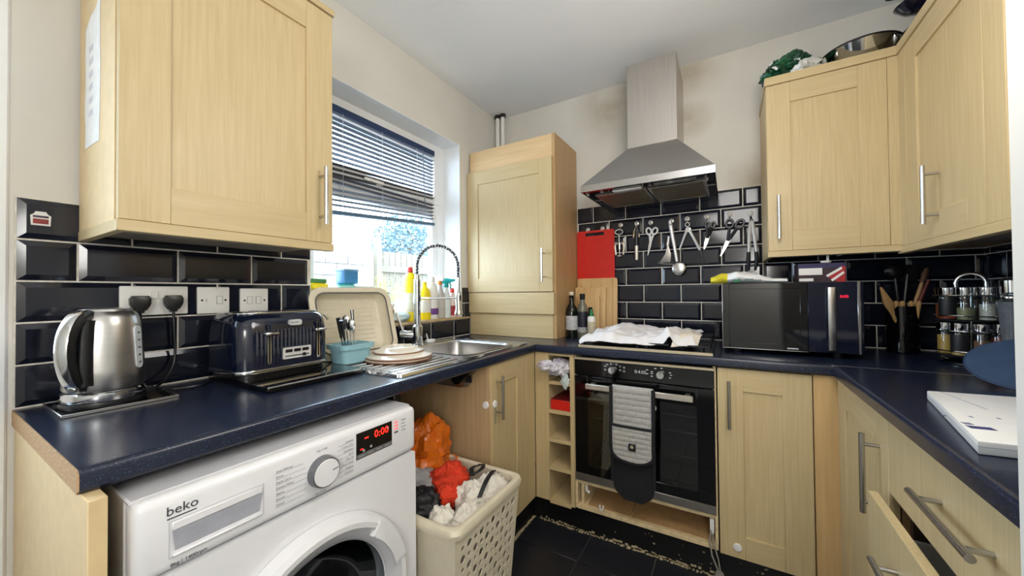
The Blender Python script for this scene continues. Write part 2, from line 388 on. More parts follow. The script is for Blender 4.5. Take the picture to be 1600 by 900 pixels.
# window -------------------------------------------------------
XW = -1.60
def frame4(mb, u0, u1, v0, v1, wd, w0, w1, bev=0.003):
    mb.box(u0, u0 + wd, v0, v1, w0, w1, bev); mb.box(u1 - wd, u1, v0, v1, w0, w1, bev)
    mb.box(u0 + wd, u1 - wd, v0, v0 + wd, w0, w1, bev); mb.box(u0 + wd, u1 - wd, v1 - wd, v1, w0, w1, bev); return mb
mb = frame4(MB(FL(XW)), WY0, WY1, WZ0 + 0.004, WZ1, 0.062, -0.07, 0.0)
mb.box(WY0 + 0.06, WY1 - 0.06, 1.70, 1.745, -0.07, 0, 0.003)
win = struct('window_1', mb, upvc)
part('sash', frame4(MB(FL(XW)), WY0 + 0.055, WY1 - 0.055, 1.74, WZ1 - 0.055, 0.05, -0.05, 0.014, 0.004), upvc, win)
part('sash', frame4(MB(FL(XW)), WY0 + 0.055, WY1 - 0.055, WZ0 + 0.055, 1.705, 0.05, -0.05, -0.006, 0.004), upvc, win)
part('pane', MB(FL(XW)).box(WY0 + 0.1, WY1 - 0.1, 1.785, WZ1 - 0.1, -0.03, -0.026), winglass, win)
part('pane', MB(FL(XW)).box(WY0 + 0.1, WY1 - 0.1, WZ0 + 0.1, 1.66, -0.03, -0.026), winglass, win)
hb = MB(FL(XW)); hb.box(1.28, 1.315, 1.745, 1.772, 0.014, 0.03, 0.004).box(1.20, 1.32, 1.75, 1.766, 0.03, 0.042, 0.005, seg=2)
part('handle', hb, white, win)
rv = mat('reveal_skylight_tint', (240, 243, 246), 0.7, var=0.02)  # bluish-white lining: sky light on the reveal painted into its colour
part('reveal', MB().box(XW, XL - 0.0005, WY0, WY1, WZ1 - 0.004, WZ1 - 0.0004), rv, win); part('reveal', MB().box(XW, XL - 0.0005, WY1 - 0.004, WY1 - 0.0004, WZ0 + 0.013, WZ1 - 0.004), rv, win); part('reveal', MB().box(XW, XL - 0.0005, WY0 + 0.0004, WY0 + 0.004, WZ0 + 0.013, WZ1 - 0.004), rv, win)
part('window_sill', MB().box(XW - 0.002, XL + 0.012, WY0, 1.922, WZ0 - 0.003, WZ0 + 0.012, 0.003), mat('sill_tile_tan', (206, 180, 140), 0.4, var=0.12, vscale=20), win)

# glazed back door in the left wall, only its white frame edge shows at the picture's left border
mb = MB(FL(XL)); mb.box(0.068, 0.138, 0, 2.08, -0.09, 0.006, 0.004); mb.box(-0.78, -0.71, 0, 2.08, -0.09, 0.006, 0.004); mb.box(-0.71, 0.068, 2.01, 2.08, -0.09, 0.006, 0.004)
dr = struct('door_1', mb, upvc)
part('door_leaf', frame4(MB(FL(XL)), -0.708, 0.066, 0.01, 2.008, 0.11, -0.07, -0.02, 0.004).box(-0.6, -0.04, 0.9, 1.02, -0.07, -0.02, 0.004).box(-0.6, -0.04, 0.1, 0.92, -0.055, -0.035), upvc, dr)
part('pane', MB(FL(XL)).box(-0.6, -0.042, 1.0, 1.91, -0.047, -0.043), winglass, dr)

# venetian blind -----------------------------------------------
bl = thing('venetian_blind', 'dark grey venetian blind half lowered over the kitchen window', 'blind', (-1.575, 1.31, 2.06))
slatm = mat('blind_slat', (70, 74, 88), 0.35, var=0.08); bluerail = mat('blind_rail_blue', (38, 58, 98), 0.35, var=0.06)
BY0, BY1 = 0.90, 1.712
part('headrail', MB().box(-1.592, -1.562, BY0, BY1, 2.028, 2.062, 0.003), bluerail, bl)
sl = MB(local=True)
sl.sheet(lambda a, b: (-0.0125 + 0.025 * b, -(BY1 - BY0) / 2 + (BY1 - BY0) * a, 0.0022 * (1 - (2 * b - 1) ** 2)), 2, 4, 0.0004)
slme = mesh_from('slat', sl, slatm)
NS = 18
for i in range(NS):
    t = (i + 1) / (NS + 1); zc = 2.022 - t * (2.022 - 1.588); ang = 0.072 * max(0, t - 0.1) / 0.9
    if i in (12, 13): ang -= 0.05
    Mx = Matrix.Translation((0, (BY0 + BY1) / 2 - 1.31, zc - 2.06)) @ Matrix.Rotation(ang, 4, 'X') @ Matrix.Rotation(math.radians(-14), 4, 'Y')
    share(slme, 'slat', bl, Mx)
part('bottom_rail', MB(Matrix.Translation((-1.575, 1.31, 1.578)) @ Matrix.Rotation(0.072, 4, 'X')).box(-0.013, 0.013, BY0 - 1.31, BY1 - 1.31, -0.010, 0.008, 0.003), mat('blind_bottom_rail', (92, 120, 146), 0.4), bl)
for yy in (1.08, 1.31, 1.56):
    part('ladder_cord', MB().cyl((-1.561, yy, 2.03), (-1.561, yy, 1.58 + (yy - 1.31) * 0.07), 0.0012, n=6).cyl((-1.589, yy, 2.03), (-1.589, yy, 1.58 + (yy - 1.31) * 0.07), 0.0012, n=6), mat('blind_cord', (196, 200, 210), 0.7), bl)
part('tilt_wand', MB().cyl((-1.556, 1.60, 2.03), (-1.554, 1.615, 1.70), 0.003, n=8), mat('clear_wand', (120, 128, 142), 0.3), bl)

# ================================================================ GARDEN BEYOND THE WINDOW
pale = mat('weathered_fence_wood', (112, 104, 88), 0.85, var=0.1, vscale=8, stretch=(6, 6, 0.5))
struct('ground_garden', MB().box(-16, XL - TW, -6, 16, -0.3, -0.2), mat('garden_paving', (120, 118, 112), 0.9, var=0.15))
fe = thing('garden_fence', 'weathered wooden board fence in the garden behind the tap', 'fence', (-6.0, 6.2, -0.2))
bw = 0.145
fbm = mesh_from('fence_board', MB(local=True).box(-0.012, 0.012, -bw / 2, bw / 2, 0, 2.22, 0.006), pale)
for i in range(26):
    share(fbm, 'board', fe, Matrix.Translation((0, -1.25 + i * (bw + 0.012), 0.02)))
for zz in (0.45, 1.62): part('rail', MB().box(-5.985, -5.93, 4.9, 9.0, zz, zz + 0.13, 0.005), pale, fe)
for yy in (4.85, 6.75, 8.65): part('post', MB().box(-6.0, -5.88, yy - 0.06, yy + 0.06, -0.2, 2.3, 0.008), pale, fe)
gw = thing('garden_wall', 'pale block garden wall seen through the window left of the fence', 'wall', (-6.2, 3.4, -0.2))
blockm = mat('pale_block', (150, 144, 136), 0.9, var=0.12, vscale=6)
gbm = mesh_from('block', MB(local=True).box(-0.09, 0.09, -0.218, 0.218, 0, 0.208, 0.008), blockm)
for r in range(10):
    for k in range(8):
        share(gbm, 'block', gw, Matrix.Translation((0, -2.2 + k * 0.447 + (r % 2) * 0.22, r * 0.216)))
def tree(name, label, cx, cy, z0, hz, rad, seed, colr, n=1500):
    t = thing(name, label, 'tree', (cx, cy, z0)); rnd = random.Random(seed)
    part('trunk', MB().tube([(cx, cy, z0), (cx + 0.08, cy, z0 + hz * 0.4), (cx, cy + 0.1, z0 + hz * 0.75)], [rad * 0.09, rad * 0.07, rad * 0.03], 8), mat('bark', (110, 96, 80), 0.9), t)
    mb = MB()
    for i in range(n):
        d = Vector((rnd.gauss(0, 1), rnd.gauss(0, 1), rnd.gauss(0, 1))).normalized() * rad * rnd.uniform(0.45, 1.0)
        c = Vector((cx, cy, z0 + hz * 0.62)) + Vector((d.x, d.y, d.z * 1.1)); s = rad * 0.05
        a = Vector((rnd.gauss(0, 1), rnd.gauss(0, 1), rnd.gauss(0, 1))).normalized(); b2 = a.orthogonal().normalized()
        mb.add([c - a * s, c + b2 * s * 0.6, c + a * s, c - b2 * s * 0.6], [(0, 1, 2, 3)])
    part('foliage', mb, mat(name + '_leaf', colr, 0.7, var=0.2, vscale=3), t, kind='stuff', smooth=0)
tree('garden_tree', 'leafy blue-green tree rising behind the garden fence', -9.2, 8.75, -0.2, 4.6, 1.2, 3, (104, 130, 138), 3800)
tree('garden_shrub', 'small yellow-green shrub in front of the pale garden wall', -5.4, 4.35, -0.2, 1.9, 0.5, 5, (128, 128, 70), 500)
# ================================================================ WORKTOPS
T0 = WT - 0.038
# left worktop with the sink cut-out
SB = (-1.345, -0.955, 1.235, 1.625)           # bowl opening x0 x1 y0 y1
def slab_hole(mb, x0, x1, y0, y1, z0, z1, h, mi=0):
    mb.box(x0, h[0], y0, y1, z0, z1, 0, mi); mb.box(h[1], x1, y0, y1, z0, z1, 0, mi)
    mb.box(h[0], h[1], y0, h[2], z0, z1, 0, mi); mb.box(h[0], h[1], h[3], y1, z0, z1, 0, mi); return mb
wl = thing('worktop', 'long dark worktop under the window carrying kettle, toaster and sink', 'worktop', (XL, YEND, T0))
mb = MB(); slab_hole(mb, XL + 0.001, XLF - 0.02, YEND + 0.002, YB - 0.001, T0, WT, SB)
prof = [(XLF - 0.02, T0), (XLF - 0.006, T0), (XLF, T0 + 0.006), (XLF, WT - 0.010)] + [(XLF - 0.010 + 0.010 * math.cos(a), WT - 0.010 + 0.010 * math.sin(a)) for a in (0.4, 0.8, 1.2, PI / 2)] + [(XLF - 0.02, WT)]
Mxz = Matrix(((1, 0, 0, 0), (0, 0, 1, 0), (0, 1, 0, 0), (0, 0, 0, 1)))       # (x,z,y) -> world
mb.M = Mxz; mb.prism(prof, YEND + 0.002, YF + 0.004); mb.M = I4
mb.box(XLF - 0.02, XLF, YF + 0.004, YB - 0.001, T0, WT)
part('surface', mb, worktop, wl)
part('cut_end', MB(Mxz).prism([(XL + 0.001, T0 + 0.001), (XL + 0.001, WT - 0.0015)] + [(x, z - 0.0015 if z > T0 + 0.02 else z) for x, z in prof[::-1][:-1]] + [(XLF - 0.02, T0 + 0.001)], YEND, YEND + 0.002), chip, wl, 'raw chipboard end of the worktop')
wb = thing('worktop', 'dark worktop along the back wall under hob and microwave', 'worktop', (XLF, YB, T0))
prof2 = [(YF + 0.02, T0), (YF + 0.006, T0), (YF, T0 + 0.006), (YF, WT - 0.010)] + [(YF + 0.010 - 0.010 * math.cos(a), WT - 0.010 + 0.010 * math.sin(a)) for a in (0.4, 0.8, 1.2, PI / 2)] + [(YF + 0.02, WT)]
Myz = Matrix(((0, 0, 1, 0), (1, 0, 0, 0), (0, 1, 0, 0), (0, 0, 0, 1)))       # (y,z,x) -> world
mb = MB(); mb.box(XLF + 0.0008, XR - 0.001, YF + 0.02, YB - 0.001, T0, WT)
mb.M = Myz; mb.prism(prof2, XLF + 0.0008, XRF); mb.M = I4; mb.box(XRF, XR - 0.001, YF + 0.003, YF + 0.02, T0, WT)
part('surface', mb, worktop, wb)
wr = thing('worktop', 'dark worktop on the right carrying the white box, nearest to camera', 'worktop', (XR, 0.70, T0))
prof3 = [(XRF + 0.02, T0), (XRF + 0.006, T0), (XRF, T0 + 0.006), (XRF, WT - 0.010)] + [(XRF + 0.010 - 0.010 * math.cos(a), WT - 0.010 + 0.010 * math.sin(a)) for a in (0.4, 0.8, 1.2, PI / 2)] + [(XRF + 0.02, WT)]
mb = MB(); mb.box(XRF + 0.02, XR - 0.001, 0.702, YF, T0, WT); mb.M = Mxz; mb.prism(prof3, 0.702, YF)
part('surface', mb, worktop, wr)
part('joint_strip', MB().box(XRF + 0.002, XR - 0.02, YF, YF + 0.0026, WT - 0.03, WT + 0.0006), mat('joint_aluminium', (190, 186, 178), 0.35, 0.8), wr, 'thin pale metal joint strip')

# ================================================================ BASE UNITS, LEFT RUN
solo('end_panel', MB().box(XL + 0.002, -0.822, YEND + 0.004, 0.170, 0, T0 - 0.001, 0.0012), [edgeoak], 'pale oak end panel under the near end of the left worktop', 'panel', (-1.14, 0.157, 0))
def lock_disc(parent, F, u, v, w0, name='child_lock'):
    mb = MB(F); mb.lathe([(0.0, 0.006), (0.006, 0.0075), (0.010, 0.006), (0.013, 0.0065), (0.0155, 0.004), (0.0155, 0)], (u, v, w0), 20)
    return part(name, mb, white, parent, 'round white child-lock button')
su = thing('sink_cabinet', 'oak sink base unit with bare side panel right of the laundry basket', 'cabinet', (-1.15, 1.45, 0))
part('side_panel', MB().box(-1.44, -0.878, 1.290, 1.306, 0.0, T0 - 0.002, 0.001), oakside, su)
part('carcass', MB().box(-1.44, -0.90, 1.306, 1.60, 0.115, 0.132).box(-1.44, -1.425, 1.306, 1.60, 0.132, 0.70), oakside, su)
part('corner_filler', MB().box(-0.893, -0.876, 1.612, 1.7025, 0.122, T0 - 0.003, 0.001), oak, su)
d = shaker(su, FL(-0.895), 1.300, 1.609, 0.122, 0.868, 0.09)
bar_handle(d, FL(-0.895), 'v', 1.337, 0.727, 0.186, w0=0.02)
lock_disc(su, FB(1.290), -0.898, 0.699, 0.0); 
lk = lock_disc(d, FL(-0.895), 1.322, 0.699, 0.02)
part('lock_arm', MB(FL(-0.875)).box(1.3165, 1.3275, 0.615, 0.70, 0.0, 0.006, 0.002), clearglass, d)
# black bracket wedged under the worktop beside the unit
br = thing('support_bracket', 'black wedge bracket under the worktop left of the sink unit', 'bracket', (-0.98, 1.22, T0))
part('wedge', MB(FB(1.255)).prism([(-1.06, T0 - 0.001), (-0.885, T0 - 0.001), (-0.93, T0 - 0.03), (-0.975, T0 - 0.075), (-1.0, T0 - 0.078), (-1.06, T0 - 0.02)], 0, 0.05), blk, br)
part('plate', MB(FB(1.255)).box(-1.0, -0.95, T0 - 0.078, T0 - 0.002, -0.006, 0, 0.001), blkm, br)
solo('support_batten', MB().box(-1.0, -0.905, 0.80, 0.83, T0 - 0.07, T0 - 0.001, 0.002), blk, 'short black batten under the worktop above the washing machine corner', 'batten', (-0.95, 0.815, T0 - 0.07))

# ================================================================ BASE UNITS, BACK RUN
YD = 1.7046                                   # door faces of the back run
cu = thing('wine_rack_unit', 'narrow oak unit of five open pigeonholes left of the oven', 'shelf unit', (-0.75, 1.98, 0.12))
zs = [0.868, 0.728, 0.582, 0.437, 0.296, 0.128]
part('side', MB().box(-0.8745, -0.797, YD, 2.20, 0.122, T0 - 0.002, 0.001), oak, cu)
part('side', MB().box(-0.683, -0.662, YD, 2.20, 0.122, T0 - 0.002, 0.001), oak, cu)
part('back_panel', MB().box(-0.797, -0.683, 2.0, 2.012, 0.125, T0 - 0.004), oakside, cu)
for i, z in enumerate(zs): part('shelf', MB().box(-0.797, -0.683, YD + 0.002, 2.0, z - (0.018 if i else 0.012), z, 0.0008), oakh, cu)
# wall of the oven housing and the drawer opening beneath
ou = thing('oven_housing', 'oak oven housing with frontless drawer space below the oven', 'cabinet', (-0.357, 1.98, 0.12))
part('side', MB().box(-0.6605, -0.650, YD + 0.006, 2.2, 0.125, T0 - 0.003), rawboard, ou)
part('side', MB().box(-0.062, -0.0515, YD + 0.006, 2.2, 0.125, T0 - 0.003), rawboard, ou)
part('base', MB().box(-0.650, -0.062, YD + 0.004, 2.2, 0.125, 0.143, 0.001), rawboard, ou)
part('top_rail', MB().box(-0.650, -0.062, YD + 0.01, 2.2, 0.246, 0.2615, 0.001), rawboard, ou)
part('upright', MB().box(-0.637, -0.622, YD + 0.02, 2.15, 0.143, 0.246, 0.001), rawboard, ou)
part('shelf_board', MB(loc(-0.30, 1.93, 0.165, 0, math.radians(7))).box(-0.10, 0.225, -0.20, 0.2, -0.006, 0.006, 0.001), mat('brown_hardboard', (176, 140, 96), 0.7, var=0.12), ou)
part('shelf_board', MB(loc(-0.52, 1.93, 0.158, 0.03, math.radians(5))).box(-0.09, 0.11, -0.20, 0.2, -0.006, 0.006, 0.001), mat('brown_hardboard', (176, 140, 96), 0.7), ou)
part('drawer_clip', MB().box(-0.545, -0.538, YD + 0.006, YD + 0.012, 0.143, 0.168, 0.001).box(-0.530, -0.523, YD + 0.006, YD + 0.012, 0.143, 0.168, 0.001).box(-0.545, -0.523, YD + 0.006, YD + 0.012, 0.143, 0.150, 0.001), white, ou, 'white plastic drawer clip')
part('hinge_plate', MB().box(-0.617, -0.605, YD + 0.02, YD + 0.03, 0.205, 0.243, 0.002).box(-0.607, -0.595, YD + 0.02, YD + 0.03, 0.2, 0.212, 0.002), white, ou)
lk = part('hinge_plate', MB().box(-0.082, -0.066, YD + 0.012, YD + 0.026, 0.180, 0.24, 0.002), white, ou)
# dangling child lock strap
ds = thing('dangling_lock_strap', 'clear plastic lock strap dangling under the oven unit', 'strap', (-0.05, 1.69, 0.05))
part('strap', MB().tube([(-0.078, YD + 0.004, 0.20), (-0.082, YD - 0.012, 0.165), (-0.075, YD - 0.015, 0.11), (-0.052, YD - 0.018, 0.055)], 0.0035, 6).tube([(-0.074, YD + 0.004, 0.19), (-0.066, YD - 0.012, 0.15), (-0.052, YD - 0.015, 0.10), (-0.046, YD - 0.018, 0.055)], 0.003, 6), mat('clear_grey_plastic', (150, 146, 138), 0.3), ds)
part('button', MB(FB(YD - 0.012)).lathe([(0, 0.007), (0.007, 0.007), (0.009, 0.004), (0.014, 0.004), (0.016, 0)], (-0.049, 0.042, 0), 18), mat('clear_grey_plastic', (150, 146, 138), 0.3), ds)

bc = thing('base_cabinet', 'tall oak base cupboard door right of the oven with low white lock', 'cabinet', (0.105, 1.98, 0.12))
part('carcass', MB().box(-0.045, 0.30, YD + 0.022, 2.2, 0.125, T0 - 0.003), oakside, bc)
part('corner_filler', MB().box(0.2585, 0.3455, YD - 0.001, YD + 0.018, 0.122, T0 - 0.003, 0.001), mat('oak_filler_warm', (216, 180, 126), 0.45, var=0, col2=(200, 164, 112), vscale=3.0, stretch=(22, 22, 1.2)), bc)
d = shaker(bc, FB(YD + 0.020), -0.046, 0.2545, 0.122, 0.866, 0.087)
bar_handle(d, FB(YD + 0.020), 'v', -0.006, 0.728, 0.188, w0=0.02); lock_disc(d, FB(YD + 0.020), 0.014, 0.165, 0.02)
# plinths
pl = thing('plinth', 'scuffed black kickboard under the oven run', 'plinth', (-0.3, 1.74, 0))
part('board', MB().box(-0.90, 0.36, 1.733, 1.751, 0, 0.119, 0.001), plinthm, pl)
sm = mat('old_sealant', (196, 180, 146), 0.9, var=0.25, vscale=60)
for i in range(170):
    x = -0.87 + i * 0.0072; w_, h_ = random.uniform(0.006, 0.017), random.uniform(0.003, 0.011)
    z = random.uniform(0, 0.012)
    part('sealant_flake', MB().box(x, x + w_, 1.7318, 1.7335, z, z + h_, 0.0006) if i % 2 else MB().box(x, x + w_, 1.7335 - h_ * 1.3, 1.733, 0.0002, 0.003, 0.0008), sm, pl)
for i in range(22):
    x = -0.5 + random.random() ** 0.6 * 0.62; z = 0.02 + random.random() ** 1.5 * 0.085; w_ = random.uniform(0.003, 0.009)
    part('paint_chip', MB().box(x, x + w_, 1.7324, 1.7332, z, z + w_ * 0.6), sm, pl)
p2 = thing('plinth', 'black kickboard under the sink unit', 'plinth', (-0.9, 1.5, 0))
part('board', MB().box(-0.918, -0.900, 1.31, 1.733, 0, 0.119, 0.001), plinthm, p2)
for i in range(44):
    y = 1.33 + i * 0.009; part('sealant_flake', MB().box(-0.9003, -0.897 + random.uniform(0, 0.008), y, y + random.uniform(0.006, 0.02), 0, random.uniform(0.002, 0.012), 0.0006), sm, p2)

# ================================================================ BASE UNITS, RIGHT RUN
rc = thing('base_cabinet', 'cream-lit oak base cupboard with vertical handle in the right corner', 'cabinet', (0.6, 1.45, 0.12))
part('carcass', MB().box(0.348, 0.89, 1.232, 1.68, 0.125, T0 - 0.003), oakside, rc)
d = shaker(rc, FR(0.345), 1.2295, 1.702, 0.122, 0.866, 0.088)
bar_handle(d, FR(0.345), 'v', 1.288, 0.700, 0.205, w0=0.02, r=0.0066)
dw = thing('drawer_unit', 'oak drawer unit on the right with its second drawer pulled out', 'drawers', (0.6, 0.97, 0.12))
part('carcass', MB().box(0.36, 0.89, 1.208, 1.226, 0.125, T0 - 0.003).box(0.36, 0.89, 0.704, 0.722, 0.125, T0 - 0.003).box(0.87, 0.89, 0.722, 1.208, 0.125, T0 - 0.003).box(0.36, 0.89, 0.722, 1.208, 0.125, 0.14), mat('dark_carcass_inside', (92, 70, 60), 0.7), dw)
d = part('drawer', MB(FR(0.345)).box(0.706, 1.2255, 0.688, 0.866, 0, 0.02, 0.0012), oak, dw, 'closed top drawer front')
bar_handle(d, FR(0.345), 'u', 0.892, 0.789, 0.21, w0=0.02, r=0.0066)
d = part('drawer', MB(FR(0.305)).box(0.706, 1.2255, 0.40, 0.683, 0, 0.019, 0.0012), oak, dw, 'second drawer front pulled slightly open')
bar_handle(d, FR(0.305), 'u', 0.965, 0.60, 0.21, w0=0.019, r=0.0066)
part('drawer_box', MB().box(0.306, 0.83, 1.186, 1.198, 0.43, 0.60).box(0.306, 0.83, 0.735, 0.747, 0.43, 0.60).box(0.306, 0.83, 0.735, 1.198, 0.42, 0.432), white, d)
d = part('drawer', MB(FR(0.345)).box(0.706, 1.2255, 0.122, 0.394, 0, 0.02, 0.0012), oak, dw)
bar_handle(d, FR(0.345), 'u', 0.965, 0.31, 0.21, w0=0.02)
p3 = solo('plinth', MB().box(0.385, 0.403, 0.704, 1.732, 0, 0.119, 0.001), plinthm, 'black kickboard under the right drawers', 'plinth', (0.39, 1.2, 0))

# ================================================================ WALL UNITS
lc = thing('wall_cupboard', 'oak wall cupboard on the left above kettle and toaster', 'cabinet', (-1.30, 0.495, 1.32))
XC = -1.135
part('carcass', MB().box(XL + 0.013, XC - 0.0215, 0.247, 0.746, 1.345, 2.108), oakside, lc)
part('end_panel', MB().box(XL + 0.0125, XC - 0.0213, 0.2455, 0.2475, 1.345, 2.108), edgeoak, lc)
part('pelmet', MB().box(XC - 0.024, XC + 0.004, 0.244, 0.748, 1.3195, 1.3445, 0.001).box(XL + 0.0125, XC - 0.024, 0.244, 0.262, 1.3195, 1.3445, 0.001), oakh, lc)
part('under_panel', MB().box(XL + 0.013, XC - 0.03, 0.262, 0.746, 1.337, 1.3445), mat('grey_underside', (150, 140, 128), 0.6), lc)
part('cornice', MB().box(XL + 0.0125, XC + 0.006, 0.244, 0.752, 2.110, 2.13, 0.001), oakh, lc)
d = shaker(lc, FL(XC - 0.02), 0.2475, 0.746, 1.346, 2.107, 0.087)
bar_handle(d, FL(XC - 0.02), 'v', 0.7015, 1.492, 0.185, w0=0.02)
pn = MB(FB(0.2452))
rndp = random.Random(2)
pol = [(-1.394, 1.548)] + [(-1.394 + rndp.uniform(-0.004, 0.004), 1.548 + k * 0.03) for k in range(1, 11)] + [(-1.355, 1.868), (-1.30, 1.875), (-1.272, 1.90)] + [(-1.268 + rndp.uniform(-0.004, 0.004), 1.87 - k * 0.03) for k in range(0, 11)] + [(-1.272, 1.545)]
pn.prism(pol, 0, 0.0006)
pp = solo('paper_strip', pn, mat('torn_paper', (232, 230, 226), 0.9, var=0.05), 'torn white paper strip stuck on the side of the left wall cupboard', 'paper', (-1.37, 0.245, 1.556))
for i in range(6):
    part('writing', MB(FB(0.2452)).box(-1.36, -1.325, 1.62 + i * 0.032, 1.635 + i * 0.032, 0.0006, 0.0008), mat('faded_ink', (206, 202, 206), 0.9), pp)

rb = thing('wall_cupboard', 'oak wall cupboard on the back wall right of the hood', 'cabinet', (0.35, 2.12, 1.32))
YC = 1.95
part('carcass', MB().box(0.1515, 0.90, YC + 0.0215, YB - 0.002, 1.346, 2.07), oakside, rb)
part('pelmet', MB().box(0.149, 0.5665, YC - 0.004, YC + 0.024, 1.321, 1.3455, 0.001).box(0.149, 0.167, YC + 0.024, YB - 0.014, 1.321, 1.3455, 0.001), oakh, rb)
part('cornice', MB().box(0.147, 0.5665, YC - 0.005, YB - 0.002, 2.072, 2.108, 0.0015), oakh, rb)
part('corner_post', MB().box(0.5375, 0.5695, YC, YC + 0.02, 1.346, 2.071, 0.001), oak, rb)
part('side_panel', MB().box(0.1505, 0.1520, YC + 0.021, YB - 0.012, 1.346, 2.07), edgeoak, rb)
d = shaker(rb, FB(YC + 0.02), 0.1515, 0.5365, 1.347, 2.070, 0.085)
bar_handle(d, FB(YC + 0.02), 'v', 0.1885, 1.489, 0.187, w0=0.02)
rr = thing('wall_cupboard', 'oak wall cupboard on the right wall nearest the camera', 'cabinet', (0.74, 1.4, 1.32))
XC2 = 0.567
part('carcass', MB().box(XC2 + 0.0215, XR - 0.002, 0.704, 1.97, 1.346, 2.07), oakside, rr)
part('pelmet', MB().box(XC2 - 0.004, XC2 + 0.024, 0.704, YC + 0.024, 1.312, 1.3385, 0.001), oakh, rr)
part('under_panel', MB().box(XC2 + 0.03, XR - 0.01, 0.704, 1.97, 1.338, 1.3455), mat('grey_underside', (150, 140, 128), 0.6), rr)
part('cornice', MB().box(XC2 - 0.005, XR - 0.002, 0.704, 1.944, 2.072, 2.108, 0.0015), oakh, rr)
d = shaker(rr, FR(XC2 + 0.02), 1.419, 1.888, 1.340, 2.070, 0.085)
part('corner_post', MB().box(XC2 + 0.0, XC2 + 0.02, 1.890, YC - 0.0005, 1.340, 2.071, 0.001), oak, rr)
bar_handle(d, FR(XC2 + 0.02), 'v', 1.662, 1.474, 0.185, w0=0.02)
d = shaker(rr, FR(XC2 + 0.02), 0.945, 1.416, 1.340, 2.070, 0.085)
bar_handle(d, FR(XC2 + 0.02), 'v', 1.0, 1.474, 0.185, w0=0.02)

# boiler cupboard -------------------------------------------------
bo = thing('boiler_cupboard', 'tall oak boiler cupboard standing on the worktop in the far left corner', 'cabinet', (-1.15, 2.1, WT))
BX0, BX1, BYF = XL + 0.012, -0.846, 1.923
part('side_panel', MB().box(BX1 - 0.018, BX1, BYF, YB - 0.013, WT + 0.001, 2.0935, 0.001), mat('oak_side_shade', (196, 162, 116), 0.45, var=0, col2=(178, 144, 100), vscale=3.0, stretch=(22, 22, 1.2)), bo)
part('side_panel', MB().box(BX0, BX0 + 0.018, BYF + 0.02, YB - 0.013, WT + 0.001, 2.085, 0.001), oakside, bo)
part('back_board', MB().box(BX0, BX1 - 0.018, YB - 0.03, YB - 0.013, WT + 0.001, 2.08), oakside, bo)
part('fascia', MB().box(BX0 + 0.002, BX1 - 0.0185, BYF, BYF + 0.018, 1.962, 2.093, 0.001), mat('oak_fascia', (226, 196, 152), 0.45, var=0, col2=(212, 180, 134), vscale=3.0, stretch=(1.2, 1.2, 22)), bo)
part('lower_flap', MB(loc(0, 0, 0)).box(BX0 + 0.002, BX1 - 0.006, BYF - 0.021, BYF - 0.003, 1.052, 1.178, 0.001), oakh, bo, 'loose horizontal panel below the door')
part('bottom_panel', MB().box(BX0 + 0.002, BX1 - 0.0185, BYF - 0.004, BYF + 0.014, WT + 0.001, 1.058, 0.001), oakh, bo)
d = shaker(bo, FB(BYF - 0.001), BX0 - 0.008, BX1 - 0.012, 1.182, 1.955, 0.085)
bar_handle(d, FB(BYF - 0.001), 'v', -0.909, 1.334, 0.19, w0=0.02)
pp = thing('boiler_pipes', 'pair of white pipes rising from the boiler cupboard into the ceiling', 'pipes', (-1.42, 2.22, 2.09))
for k, x in enumerate((-1.425, -1.382)):
    part('pipe', MB().cyl((x, 2.225, 2.0), (x, 2.225, ZC), 0.0145, n=14), white, pp)
    part('collar', MB().lathe([(0.015, 0), (0.022, 0), (0.022, 0.022), (0.015, 0.022)], (x, 2.225, ZC - 0.024), 14), mat('dark_foam', (60, 50, 46), 0.9, var=0.3), pp)
solo('pipe_elbow', MB().sphere((-1.40, 2.0, 2.095), (0.022, 0.022, 0.018), 12, 8).cyl((-1.40, 2.0, 2.08), (-1.40, 2.06, 2.10), 0.012, n=10), mat('grey_plastic_knob', (120, 118, 114), 0.5), 'small grey pipe fitting on top of the boiler cupboard', 'pipe', (-1.40, 2.0, 2.09))
# ================================================================ EXTRACTOR HOOD
ho = thing('extractor_hood', 'stainless steel chimney extractor hood on the back wall', 'hood', (-0.345, 2.28, 1.685))
hx0, hx1, hy0, hy1 = -0.645, -0.043, 1.79, YB - 0.002
cx0, cx1, cy0 = -0.450, -0.208, 1.972
def loft(mb, A, za, B, zb, mi=0):
    vs = [(x, y, za) for x, y in A] + [(x, y, zb) for x, y in B]; n = len(A)
    mb.add(vs, [(i, (i + 1) % n, n + (i + 1) % n, n + i) for i in range(n)], mi)
rect = lambda a, b, c, d2: [(a, c), (b, c), (b, d2), (a, d2)]
mb = MB(); loft(mb, rect(hx0, hx1, hy0, hy1), 1.718, rect(cx0, cx1, cy0, hy1), 1.930)
loft(mb, rect(hx0, hx1, hy0, hy1), 1.686, rect(hx0, hx1, hy0, hy1), 1.718)
mb.add([(cx0, cy0, 1.93), (cx1, cy0, 1.93), (cx1, hy1, 1.93), (cx0, hy1, 1.93)], [(0, 1, 2, 3)])
can = part('canopy', mb, steel, ho, smooth=20)
part('chimney', MB().box(cx0, cx1, cy0, hy1, 1.930, 2.368, 0.0015), mat('brushed_steel_vertical', (196, 190, 184), 0.34, 1.0, var=0.06, vscale=6, stretch=(50, 50, 1)), ho)
part('underside', MB().box(hx0 + 0.004, hx1 - 0.004, hy0 + 0.004, hy1, 1.688, 1.692), blkg, ho)
